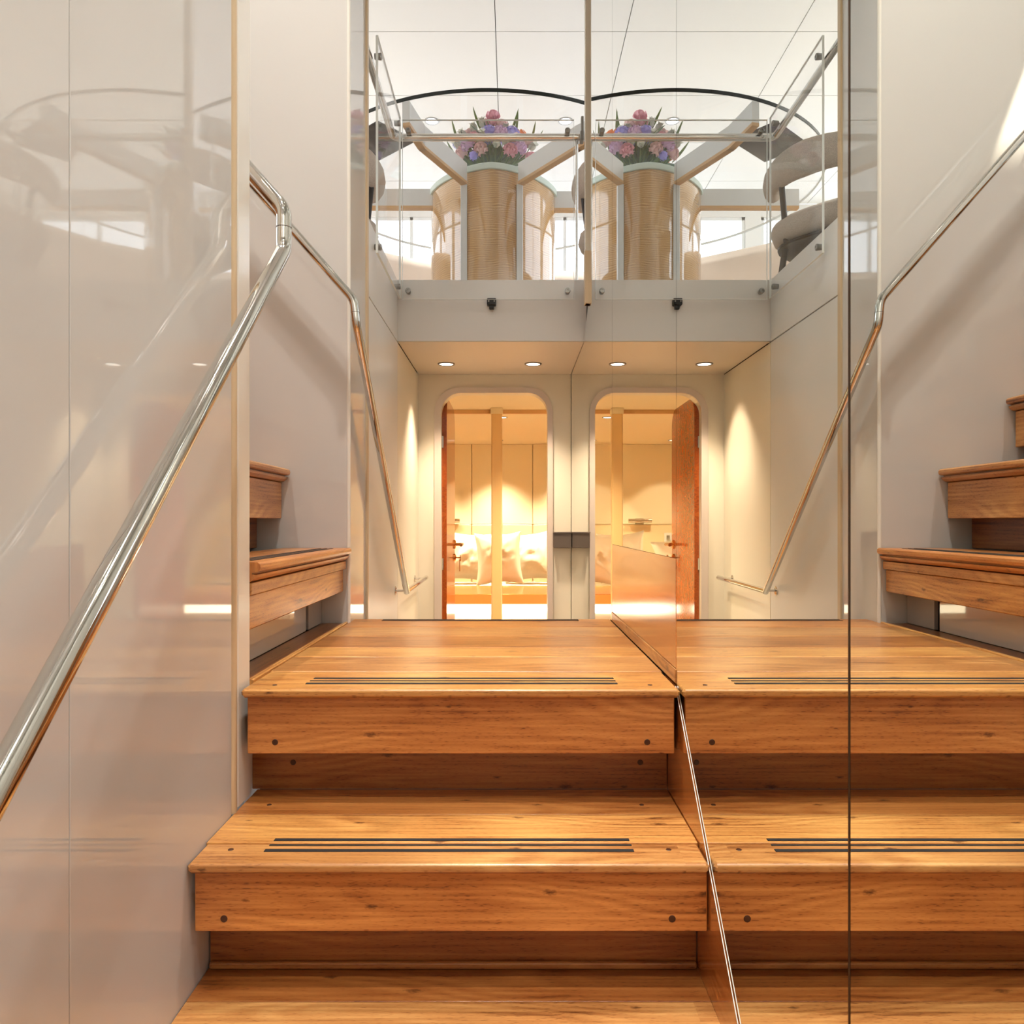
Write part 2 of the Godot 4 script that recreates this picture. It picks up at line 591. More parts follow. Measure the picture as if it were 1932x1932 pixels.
	poly.append(Vector2(-0.476, 0.75))
	st = tool()
	prism(st, poly, 2, 3.767, 3.83)
	obj("panel", st, M.cream, s)
	slab("backing", 0.30, 0.40, -1.15, 0.785, 3.80, 3.832, M.cream, s)
	s = struct_node("door_1", "rounded beige metal frame of the cabin doorway", P(-0.09, -1.15, 3.76))
	var outer := arch(-0.393, 0.207, -1.15, 0.682, 0.125)
	poly = PackedVector2Array(outer)
	inner.reverse()
	for p in inner: poly.append(p)
	st = tool()
	prism(st, poly, 2, 3.752, 3.768)
	obj("frame", st, M.frame, s)
	# steps and floor at the bottom of the descent
	s = struct_node("floor_lower", "wood floor at the foot of the steps down", P(-0.1, -1.20, 3.4))
	slab("boards", -0.53, 0.31, -1.20, -1.15, 2.2, 3.83, M.saloon_floor, s)
	# right wall carrying the mirror
	s = struct_node("wall_right", "wall carrying the mirror panels", P(0.34, -1.15, 1.0))
	slab("core", 0.309, 0.37, -1.15, 3.0, -1.0, 2.90, M.gap, s)
	slab("core", 0.309, 0.37, -1.15, 0.955, 2.90, 3.80, M.gap, s)
	build_saloon_shell()

func build_saloon_shell():
	var s: Node3D
	s = struct_node("floor_saloon", "wooden saloon deck around the stairwell", P(-0.3, 0.96, 5.0))
	slab("boards", -3.2, 2.6, 0.96, 1.008, 3.131, 7.0, M.saloon_floor, s)
	slab("boards", -3.2, -1.45, 0.96, 1.008, 1.383, 3.13, M.saloon_floor, s)
	slab("boards", -1.45, -0.49, 0.96, 1.008, 2.431, 3.13, M.saloon_floor, s)
	slab("boards", 0.37, 2.6, 0.96, 1.008, 2.80, 3.13, M.saloon_floor, s)
	# ceiling of separate panels with dark seams; an unseen hatch is added to shape the sun streak
	s = struct_node("ceiling", "white panelled saloon ceiling with fine dark seams", P(-0.3, 3.0, 3.0))
	var hx := [-1.95, -1.52]
	var hd := [1.85, 2.10]
	slab("backing", -3.26, 2.66, 3.03, 3.08, -1.06, hd[0], M.gap, s)
	slab("backing", -3.26, 2.66, 3.03, 3.08, hd[1], 7.06, M.gap, s)
	slab("backing", -3.26, hx[0], 3.03, 3.08, hd[0], hd[1], M.gap, s)
	slab("backing", hx[1], 2.66, 3.03, 3.08, hd[0], hd[1], M.gap, s)
	var xs := [-3.2, -2.18, -1.14, -0.10, 0.94, 1.98, 2.6]
	var ds := [-1.0, 0.2, 1.4, 2.6, 3.6, 4.54, 5.22, 5.87, 6.53, 7.0]
	for i in xs.size() - 1:
		for j in ds.size() - 1:
			var x0: float = xs[i] + 0.0022
			var x1: float = xs[i + 1] - 0.0022
			var d0: float = ds[j] + 0.0022
			var d1: float = ds[j + 1] - 0.0022
			if x0 < hx[0] and x1 > hx[1] and d0 < hd[0] and d1 > hd[1]:
				slab("panel", x0, hx[0], 3.0, 3.03, d0, d1, M.ceiling, s)
				slab("panel", hx[1], x1, 3.0, 3.03, d0, d1, M.ceiling, s)
				slab("panel", hx[0], hx[1], 3.0, 3.03, d0, hd[0], M.ceiling, s)
				slab("panel", hx[0], hx[1], 3.0, 3.03, hd[1], d1, M.ceiling, s)
			else:
				slab("panel", x0, x1, 3.0, 3.03, d0, d1, M.ceiling, s)
	s = struct_node("window_1", "small added hatch in the saloon ceiling that shapes the sun streak", P(-1.75, 3.06, 1.97))
	slab("pane", hx[0], hx[1], 3.06, 3.066, hd[0], hd[1], M.pane, s)
	# outer walls with windows
	window_wall("wall_port", "white port-side saloon wall with windows", 0, -3.26, -3.2, [1.383, 2.5, 3.7, 3.9, 5.1, 5.3, 6.6, 7.0])
	window_wall("wall_starboard", "white starboard saloon wall with windows", 0, 2.6, 2.66, [2.80, 3.2, 4.5, 4.7, 6.4, 7.0])
	window_wall("wall_saloon", "white saloon end wall with bright windows", 2, 7.0, 7.06, [-3.2, -2.9, -1.75, -1.6, -0.30, -0.10, 1.1, 1.25, 2.4, 2.6])
	s = struct_node("wall_bulkhead", "white saloon bulkhead beside the mirror wall", P(1.5, 1.0, 2.83))
	slab("panel", 0.31, 2.6, 0.96, 3.0, 2.80, 2.86, M.satin, s)

var window_no := 1
func window_wall(called: String, label: String, axis: int, a0: float, a1: float, marks: Array):
	var sill := 1.30 if axis == 0 else 1.72
	var head := 2.88
	var base := P((a0 + a1) / 2, 0.96, 4.5) if axis == 0 else P(-0.3, 0.96, (a0 + a1) / 2)
	var s := struct_node(called, label, base)
	var mid := (a0 + a1) / 2
	var panes := []
	for i in marks.size() - 1:
		var b0: float = marks[i]
		var b1: float = marks[i + 1]
		var spans := [[0.96, 3.0]] if i % 2 == 0 else [[0.96, sill], [head, 3.0]]
		for sp in spans:
			if axis == 0: slab("panel", a0, a1, sp[0], sp[1], b0, b1, M.ceiling, s)
			else: slab("panel", b0, b1, sp[0], sp[1], a0, a1, M.ceiling, s)
		if i % 2 == 1: panes.append([b0, b1])
	for p in panes:
		window_no += 1
		var c: float = (p[0] + p[1]) / 2
		var w := struct_node("window_%d" % window_no, "bright saloon window in a white frame, " + label.split(" with")[0].trim_prefix("white "), P(mid, sill, c) if axis == 0 else P(c, sill, mid))
		for e in [[p[0], p[0] + 0.03, sill, head], [p[1] - 0.03, p[1], sill, head], [p[0], p[1], sill, sill + 0.03], [p[0], p[1], head - 0.03, head], [c - 0.015, c + 0.015, sill, head]]:
			if axis == 0: slab("frame", mid - 0.02, mid + 0.02, e[2], e[3], e[0], e[1], M.white, w)
			else: slab("frame", e[0], e[1], e[2], e[3], mid - 0.02, mid + 0.02, M.white, w)
		if axis == 0: slab("pane", mid - 0.003, mid + 0.003, sill + 0.03, head - 0.03, p[0] + 0.03, p[1] - 0.03, M.pane, w, 0.0005)
		else: slab("pane", p[0] + 0.03, p[1] - 0.03, sill + 0.03, head - 0.03, mid - 0.003, mid + 0.003, M.pane, w, 0.0005)

# ------------------------------------------------------------------ lights
func downlight(label: String, group: String, x: float, y: float, d: float, r: float, color: Color, energy: float, cone: float, glow := 4.0, soft := 1.0):
	var t := thing("ceiling_downlight", label, "downlight", P(x, y, d), group)
	var st := tool()
	lathe(st, Vector3.ZERO, [Vector2(r, 0.0005), Vector2(r * 0.99, -0.004), Vector2(r * 0.82, -0.005), Vector2(r * 0.78, -0.001)], 28)
	obj("trim_ring", st, M.steel, t, "dark metal ring")
	st = tool()
	lathe(st, Vector3.ZERO, [Vector2(r * 0.8, -0.0022), Vector2(0.0, -0.0022)], 28)
	var lens := mat(Color(0.95, 0.95, 0.93), 0.4)
	lens.emission_enabled = true
	lens.emission = color.lerp(Color.WHITE, 0.6)
	lens.emission_energy_multiplier = glow
	obj("lamp_lens", st, lens, t, "glowing lens")
	var l := SpotLight3D.new()
	l.name = "lamp"
	l.light_color = color
	l.light_energy = energy
	l.spot_range = 14.0
	l.spot_attenuation = 2.0
	l.spot_angle = cone
	l.spot_angle_attenuation = soft
	l.light_size = r * 0.7
	l.shadow_enabled = true
	t.add_child(l)
	l.position = Vector3(0, -0.012, 0)
	l.rotation_degrees = Vector3(-90, 0, 0)

func build_lights():
	var warm := Color(1.0, 0.90, 0.78)
	var soft := Color(1.0, 0.985, 0.96)
	# over the flight of steps, where the two nosing shadows point to
	downlight("white ceiling downlight over the foot of the lower steps", "stairwell downlights", 0.0, 3.0, 0.40, 0.05, soft, 7.5, 40.0)
	downlight("white ceiling downlight straight over the landing", "stairwell downlights", -0.02, 3.0, 1.56, 0.05, soft, 7.0, 40.0)
	downlight("added white ceiling downlight at the hall end away from the steps", "stairwell downlights", 0.0, 3.0, -0.60, 0.05, soft, 10.0, 45.0)  # added front light that brightens the fascia boards
	downlight("white ceiling downlight over the side flight", "stairwell downlights", -0.95, 3.0, 1.70, 0.05, soft, 6.0, 45.0)
	# saloon
	for x in [-0.6, 0.40]:
		downlight("ceiling downlight over the sofa, " + ("on the side towards the column" if x < 0 else "on the side towards the mirror"), "saloon downlights", x, 3.0, 5.55, 0.055, soft, 5.0, 55.0)
	for x in [-1.7, 1.4]:
		downlight("saloon ceiling downlight " + ("towards the port windows" if x < 0 else "beyond the mirror wall"), "saloon downlights", x, 3.0, 3.9, 0.055, soft, 5.0, 55.0)
	# low ceiling in front of the cabin door
	downlight("small downlight in low ceiling beside the cream panelled wall", "low ceiling downlights", -0.311, 0.75, 3.515, 0.041, warm, 2.3, 44.0, 5.0)
	downlight("small downlight in low ceiling beside the mirror", "low ceiling downlights", 0.10, 0.75, 3.515, 0.041, warm, 2.3, 44.0, 5.0)

# ------------------------------------------------------------------ stairs
func strips(parent: Node, x0: float, x1: float, y: float, ds: Array, skew := 0.0):
	for k in ds.size():
		var d: float = ds[k]
		slab("anti_slip_strip", x0 + skew * k, x1 - skew * k * 0.4, y - 0.002, y + 0.0012, d - (0.0022 if k == 1 and ds.size() == 3 else 0.0044), d + (0.0022 if k == 1 and ds.size() == 3 else 0.0044), M.rubber, parent, 0.0005, 0, Vector2.ZERO, "black anti-slip inlay")

func peg(parent: Node, at: Vector3, axis: Vector3, r := 0.0055):
	var st := tool()
	lathe(st, at - O, [Vector2(r, -0.004), Vector2(r, 0.0003), Vector2(r * 0.85, 0.0008), Vector2(0, 0.0008)], 12, axis)
	obj("peg", st, M.peg, parent, "dark wooden plug")

func build_stairs():
	var back := Vector3(0, 0, 1)
	# ---- lower flight: one step and the landing
	var t := thing("lower_staircase", "oak step with black anti-slip strips at the foot of the stairs", "stairs", P(-0.1, -0.7185, 1.25))
	var s := group_part("step", t)
	var y := -0.5125
	board("tread_board", -0.489, 0.2975, y - 0.017, y, 1.112, 1.1855, s, 0, 0.006)
	board("tread_board", -0.489, 0.2975, y - 0.017, y, 1.1861, 1.302, s, 2, 0.0012)
	board("tread_board", -0.489, 0.2975, y - 0.017, y, 1.3026, 1.424, s, 4, 0.0012)
	board("fascia_board", -0.482, 0.2968, -0.622, y - 0.0175, 1.126, 1.15, s, 6, 0.002)
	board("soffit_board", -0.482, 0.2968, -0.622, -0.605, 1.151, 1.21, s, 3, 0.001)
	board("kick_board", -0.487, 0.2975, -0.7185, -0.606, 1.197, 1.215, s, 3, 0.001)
	board("quarter_bead", -0.487, 0.2975, -0.7185, -0.706, 1.188, 1.1965, s, 1, 0.004)
	strips(s, -0.386, 0.190, y, [1.157, 1.1765, 1.196], 0.0015)
	for x in [-0.437, 0.243]: peg(s, P(x, -0.602, 1.126), back)
	for q in [[-0.44, 1.161], [0.245, 1.161], [-0.44, 1.345], [0.235, 1.345]]: peg(s, P(q[0], y, q[1]), Vector3.UP, 0.0045)
	# ---- landing
	t = thing("stair_landing", "oak plank landing with black anti-slip strips before the cabin steps", "landing", P(-0.1, -0.5125, 1.8))
	y = -0.2955
	var edges := [1.313, 1.47, 1.629, 1.753, 1.924, 2.09, 2.262]
	var tone := [2, 0, 2, 1, 0, 4]
	for k in 6:
		board("plank", -0.481, 0.2985, y - 0.017, y, edges[k] + (0.0 if k == 0 else 0.0016), edges[k + 1] - 0.0016, t, tone[k], 0.006 if k == 0 else 0.003)
	slab("edge_bead", -0.4935, -0.4815, y - 0.02, y + 0.003, 1.386, 2.19, oak(2), t, 0.003, 2, Vector2(0.2 + 2.19, 0.3), "pale edge strip")
	board("fascia_board", -0.474, 0.291, -0.415, y - 0.0175, 1.328, 1.352, t, 4, 0.002)
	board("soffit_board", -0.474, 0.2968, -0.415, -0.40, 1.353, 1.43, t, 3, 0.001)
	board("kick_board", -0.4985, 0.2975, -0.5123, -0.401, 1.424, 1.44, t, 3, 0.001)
	slab("core", -0.47, 0.2975, -1.15, y - 0.018, 1.45, 2.25, M.gap, t)
	strips(t, -0.377, 0.193, y, [1.357, 1.379, 1.401], 0.0015)
	strips(t, -0.39, 0.20, y, [2.222, 2.244])
	for x in [-0.424, 0.242]: peg(t, P(x, -0.394, 1.328), back)
	for x in [-0.42, 0.246]: peg(t, P(x, -0.461, 1.424), back)
	for x in [-0.43, 0.25]: peg(t, P(x, y, 1.345), Vector3.UP, 0.0045)
	# ---- steps down to the cabin
	t = thing("cabin_staircase", "oak steps going down from the landing to the cabin door", "stairs", P(-0.1, -1.15, 2.6))
	for k in 3:
		s = group_part("step", t)
		var yy := -0.2955 - 0.2136 * (k + 1)
		var d0 := 2.265 + 0.235 * k
		board("tread_board", -0.475, 0.2975, yy - 0.03, yy, d0 + 0.002, d0 + 0.25, s, k, 0.006)
		board("riser_board", -0.475, 0.2975, yy, yy + 0.182, d0 - 0.012, d0, s, 3, 0.001)
		slab("core", -0.47, 0.2975, -1.15, yy - 0.031, d0, d0 + 0.22, M.gap, s)
	# ---- side flight rising to the left
	t = thing("side_staircase", "oak steps with moulded nosings rising from the landing to the saloon", "stairs", P(-0.9, -0.2955, 1.78))
	var tops := [-0.0755, 0.155, 0.363, 0.580, 0.795, 1.008]
	var fronts := [-0.470, -0.650, -0.848, -1.045, -1.24, -1.44]
	for k in 6:
		s = group_part("step", t)
		var yt: float = tops[k]
		var xf: float = fronts[k]
		var xb: float = fronts[k + 1] - 0.02 if k < 5 else -1.56
		var low: float = tops[k - 1] if k > 0 else -0.2955
		board_no += 1
		# moulded nosing: rounded lip, fillet and cove
		var prof := PackedVector2Array([Vector2(xf - 0.10, yt), Vector2(xf - 0.006, yt), Vector2(xf - 0.001, yt - 0.004), Vector2(xf, yt - 0.010), Vector2(xf - 0.002, yt - 0.016), Vector2(xf - 0.007, yt - 0.0185), Vector2(xf - 0.016, yt - 0.0195), Vector2(xf - 0.016, yt - 0.0225), Vector2(xf - 0.008, yt - 0.0235), Vector2(xf - 0.010, yt - 0.029), Vector2(xf - 0.019, yt - 0.036), Vector2(xf - 0.029, yt - 0.038), Vector2(xf - 0.10, yt - 0.038)])
		var st := tool()
		prism(st, prof, 2, 1.387, 2.176, 2, Vector2(2.3, 0.3 + 0.06 * k))
		obj("moulded_nosing", st, oak(0 if k != 0 else 4), s)
		board("tread_board", xb, xf - 0.1003, yt - 0.035, yt, 1.387, 2.176, s, 1, 0.001, 2)
		if k == 0:
			board("batten", xf - 0.04, xf - 0.017, yt - 0.062, yt - 0.0385, 1.387, 2.176, s, 0, 0.002, 2)
			board("riser_board", xf - 0.045, xf - 0.024, -0.204, yt - 0.0625, 1.386, 2.172, s, 2, 0.003, 2)
			slab("kick_panel", xf - 0.10, xf - 0.088, -0.2955, -0.10, 1.386, 2.01, M.lacquer, s, 0.001, 0, Vector2.ZERO, "cream kick panel")
			slab("kick_panel", xf - 0.10, xf - 0.088, -0.2955, -0.10, 2.035, 2.176, M.grey, s, 0.001, 0, Vector2.ZERO, "grey kick panel")
			slab("kick_backing", xf - 0.115, xf - 0.102, -0.2955, -0.10, 1.387, 2.176, M.black, s, 0.001)
			board("recess_board", xf - 0.0875, xf - 0.0242, -0.315, -0.2965, 1.387, 2.176, s, 5, 0.001, 2)
		else:
			board("riser_board", xf - 0.045, xf - 0.024, yt - 0.145, yt - 0.0385, 1.386, 2.172, s, 0, 0.003, 2)
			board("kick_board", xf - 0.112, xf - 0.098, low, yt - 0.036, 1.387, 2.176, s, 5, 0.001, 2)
		if k == 0 or k == 1:
			for j in 3:
				slab("anti_slip_strip", xf - 0.045 - j * 0.017, xf - 0.038 - j * 0.017, yt - 0.002, yt + 0.0012, 1.45, 2.11, M.rubber, s, 0.0005, 0, Vector2.ZERO, "black anti-slip inlay")

# ------------------------------------------------------------------ mirrors on the right wall
func build_mirrors():
	var g := "mirror panels on the stair wall"
	var t: Node3D
	var st: SurfaceTool
	var quads := [
		["tall mirror panel beside the foot of the steps", [Vector2(-0.98, -0.7185), Vector2(0.6575, -0.7185), Vector2(0.6575, 2.995), Vector2(-0.98, 2.995)]],
		["tall mirror panel cut along the slope of the lower steps", [Vector2(0.6625, -0.7185), Vector2(0.922, -0.7185), Vector2(1.346, -0.303), Vector2(1.3535, -0.290), Vector2(1.3535, 2.995), Vector2(0.6625, 2.995)]],
		["tall mirror panel above the copper-brown kick panel of the landing", [Vector2(1.3555, -0.066), Vector2(2.2185, -0.066), Vector2(2.2185, 2.995), Vector2(1.3555, 2.995)]],
		["mirror panel reaching from the landing down to the cabin wall", [Vector2(2.2205, -0.2955), Vector2(2.262, -0.2955), Vector2(3.10, -1.15), Vector2(3.766, -1.15), Vector2(3.766, 0.75), Vector2(3.09, 0.75), Vector2(2.917, 0.86), Vector2(2.917, 2.995), Vector2(2.2205, 2.995)]]]
	for q in quads:
		t = thing("wall_mirror", q[0], "mirror", P(0.303, q[1][0].y, (q[1][0].x + q[1][1].x) / 2), g)
		st = tool()
		prism(st, PackedVector2Array(q[1]), 0, 0.30, 0.306)
		obj("mirror_glass", st, M.mirror, t)
	t = thing("mirror_joint_strip", "thin brown metal strip between the mirror panels at the foot of the steps", "strip", P(0.302, -0.7185, 0.66))
	slab("strip", 0.2993, 0.308, -0.7185, 2.995, 0.6585, 0.6615, M.joint, t, 0.0008)
	t = thing("mirror_end_post", "slim tan metal post at the far edge of the mirror", "post", P(0.30, 0.86, 2.93))
	slab("post", 0.288, 0.312, 0.86, 2.999, 2.918, 2.955, M.post, t, 0.003)
	slab("sleeve", 0.286, 0.314, 0.86, 1.07, 2.9175, 2.958, M.bead, t, 0.003)
	t = thing("kick_panel", "glossy copper-brown veneer kick panel below the mirror on the landing", "panel", P(0.303, -0.2955, 1.8))
	var s2 := slab("veneer", 0.2995, 0.306, -0.268, -0.0665, 1.3555, 2.2185, M.veneer_gloss, t, 0.001, 2, Vector2(2.4, 0.3))
	slab("skirting", 0.2975, 0.306, -0.2952, -0.2685, 1.3555, 2.2185, oak(0), t, 0.002, 2, Vector2(2.4, 0.5))
	t = thing("stair_stringer", "glossy oak stringer under the sloping edge of the mirror", "stringer", P(0.303, -0.7185, 1.15))
	st = tool()
	prism(st, PackedVector2Array([Vector2(0.927, -0.7185), Vector2(1.45, -0.7185), Vector2(1.45, -0.300), Vector2(1.354, -0.300)]), 0, 0.2985, 0.3085, 2, Vector2(1.6, 0.2))
	obj("board", st, M.veneer_gloss, t)
	st = tool()
	tube(st, [P(0.2982, -0.7165, 0.924) - O, P(0.2982, -0.299, 1.352) - O], 0.0008, 0.0, 6)
	obj("edge_strip", st, M.edge, t, "thin white edge strip")

# ------------------------------------------------------------------ handrails
func bracket(parent: Node, rail: Vector3, wall: Vector3):
	var st := tool()
	tube(st, [rail, wall], 0.005, 0.0, 10)
	var ax := (rail - wall).normalized()
	lathe(st, wall, [Vector2(0.018, 0.0), Vector2(0.018, 0.003), Vector2(0.014, 0.005), Vector2(0.0, 0.005)], 16, ax)
	obj("bracket", st, M.chrome, parent)

func collar(parent: Node, at: Vector3, r: float):
	var st := tool()
	lathe(st, at, [Vector2(r, -0.0006), Vector2(r + 0.0006, -0.0005), Vector2(r + 0.0006, 0.0005), Vector2(r, 0.0006)], 18)
	obj("joint_ring", st, M.plate, parent, "fine dark joint")

func build_rails():
	var t := thing("handrail", "polished chrome handrail climbing along the glossy wall and round its corner post", "handrail", P(-0.43, -0.6, 0.3))
	var st := tool()
	tube(st, [P(-0.43, -0.561, 0.26) - O, P(-0.43, 0.512, 1.398) - O, P(-0.432, 0.593, 1.407) - O, P(-0.52, 0.695, 1.44) - O, P(-1.35, 1.64, 1.44) - O], 0.0142, 0.02, 20)
	obj("tube", st, M.chrome, t)
	collar(t, P(-0.4312, 0.556, 1.4027) - O, 0.0142)
	bracket(t, P(-0.43, -0.43, 0.40) - O, P(-0.4895, -0.45, 0.40) - O)
	bracket(t, P(-1.1, 1.355, 1.44) - O, P(-1.1, 1.34, 1.3835) - O)
	t = thing("handrail", "polished chrome handrail running down beside the column to the cabin door", "handrail", P(-0.43, -0.3, 3.0))
	st = tool()
	tube(st, [P(-1.35, 1.66, 2.12) - O, P(-0.452, 0.635, 2.12) - O, P(-0.444, 0.562, 2.116) - O, P(-0.427, -0.284, 3.008) - O], 0.0125, 0.02, 18)
	obj("tube", st, M.chrome, t)
	collar(t, P(-0.4475, 0.598, 2.118) - O, 0.0125)
	st = tool()
	tube(st, [P(-0.427, -0.280, 3.004) - O, P(-0.427, -0.276, 3.62) - O, P(-0.427, -0.276, 3.69) - O], 0.0115, 0.0, 18)
	obj("lower_tube", st, M.chrome, t)
	bracket(t, P(-0.427, -0.279, 3.02) - O, P(-0.4758, -0.279, 3.02) - O)
	bracket(t, P(-0.427, -0.276, 3.62) - O, P(-0.4758, -0.276, 3.62) - O)
	bracket(t, P(-0.95, 1.203, 2.12) - O, P(-0.95, 1.19, 2.1795) - O)

# ------------------------------------------------------------------ glass balustrade
func bolt(parent: Node, at: Vector3, axis: Vector3):
	var st := tool()
	lathe(st, at, [Vector2(0.010, -0.02), Vector2(0.0115, 0.0), Vector2(0.0115, 0.003), Vector2(0.009, 0.005), Vector2(0.0045, 0.005), Vector2(0.004, 0.003), Vector2(0, 0.003)], 18, axis)
	obj("bolt", st, M.steel, parent, "round steel bolt")

func pane_with_edges(t: Node, x0, x1, y0, y1, d0, d1):
	# the sheet of glass and the bright polished arrises round it
	var e := 0.0010
	slab("glass_pane", x0 + e, x1 - e, y0 + e, y1 - e, d0, d1, M.glass, t, 0.0005)
	var st := tool()
	if x1 - x0 > d1 - d0:
		cbox(st, x0, x1, y0, y0 + e, d0, d1, 0.0002)
		cbox(st, x0, x1, y1 - e, y1, d0, d1, 0.0002)
		cbox(st, x0, x0 + e, y0, y1, d0, d1, 0.0002)
		cbox(st, x1 - e, x1, y0, y1, d0, d1, 0.0002)
	else:
		cbox(st, x0, x1, y0, y0 + e, d0, d1, 0.0002)
		cbox(st, x0, x1, y1 - e, y1, d0, d1, 0.0002)
		cbox(st, x0, x1, y0, y1, d0, d0 + e, 0.0002)
		cbox(st, x0, x1, y0, y1, d1 - e, d1, 0.0002)
	obj("polished_edge", st, M.glass_edge, t, "pale polished edge")

func build_glass():
	var back := Vector3(0, 0, 1)
	var t := thing("glass_balustrade", "clear glass balustrade pane bolted to the saloon deck fascia", "balustrade", P(-0.1, 0.917, 3.06), "glass balustrade panes")
	pane_with_edges(t, -0.452, 0.256, 0.917, 1.658, 3.055, 3.065)
	for x in [-0.428, 0.229]:
		bolt(t, P(x, 0.952, 3.055) - O, back)
		bolt(t, P(x, 1.612, 3.055) - O, back)
	t = thing("glass_balustrade", "clear glass balustrade pane along the deck edge beside the column", "balustrade", P(-0.458, 0.93, 2.8), "glass balustrade panes")
	pane_with_edges(t, -0.464, -0.456, 0.917, 1.658, 2.527, 3.045)
	for d in [2.57, 3.0]:
		bolt(t, P(-0.456, 0.952, d) - O, Vector3.RIGHT)
		bolt(t, P(-0.456, 1.612, d) - O, Vector3.RIGHT)
	t = thing("glass_balustrade_rail", "chrome rail behind the glass along the saloon deck edge", "rail", P(-0.09, 1.0, 3.09))
	var st := tool()
	tube(st, [P(0.285, 1.605, 3.096) - O, P(-0.482, 1.605, 3.096) - O, P(-0.496, 1.605, 3.08) - O, P(-0.496, 1.605, 2.45) - O], 0.0148, 0.01, 16)
	obj("tube", st, M.chrome, t)
	for x in [0.27]:
		st = tool()
		tube(st, [P(x, 1.008, 3.10) - O, P(x, 1.60, 3.096) - O], 0.006, 0.0, 12)
		obj("stanchion", st, M.chrome, t)
	st = tool()
	cbox(st, 0.283, 0.299, 1.585, 1.625, 3.075, 3.115, 0.003)
	obj("clamp", st, M.steel, t, "steel clamp")
	st = tool()
	cbox(st, 0.287, 0.299, 1.610, 1.69, 3.085, 3.105, 0.003)
	obj("clamp", st, M.steel, t, "steel clamp")
	t = thing("door_catch", "small black catch fixed to the cream fascia below the glass", "catch", P(-0.084, 0.888, 3.08))
	slab("body", -0.103, -0.066, 0.896, 0.925, 3.058, 3.088, M.black, t, 0.003)
	slab("tongue", -0.094, -0.075, 0.882, 0.897, 3.066, 3.088, M.black, t, 0.002)
	for x in [-0.096, -0.073]:
		slab("screw", x - 0.003, x + 0.003, 0.908, 0.914, 3.0565, 3.06, M.steel, t, 0.001)
	t = thing("wall_plate", "dark brushed wall box between the door frame and the mirror", "wall box", P(0.25, -0.13, 3.75))
	slab("box", 0.209, 0.2985, -0.13, -0.054, 3.722, 3.767, M.plate, t, 0.002)
	slab("lid", 0.207, 0.2985, -0.056, -0.050, 3.718, 3.767, M.plate, t, 0.001)

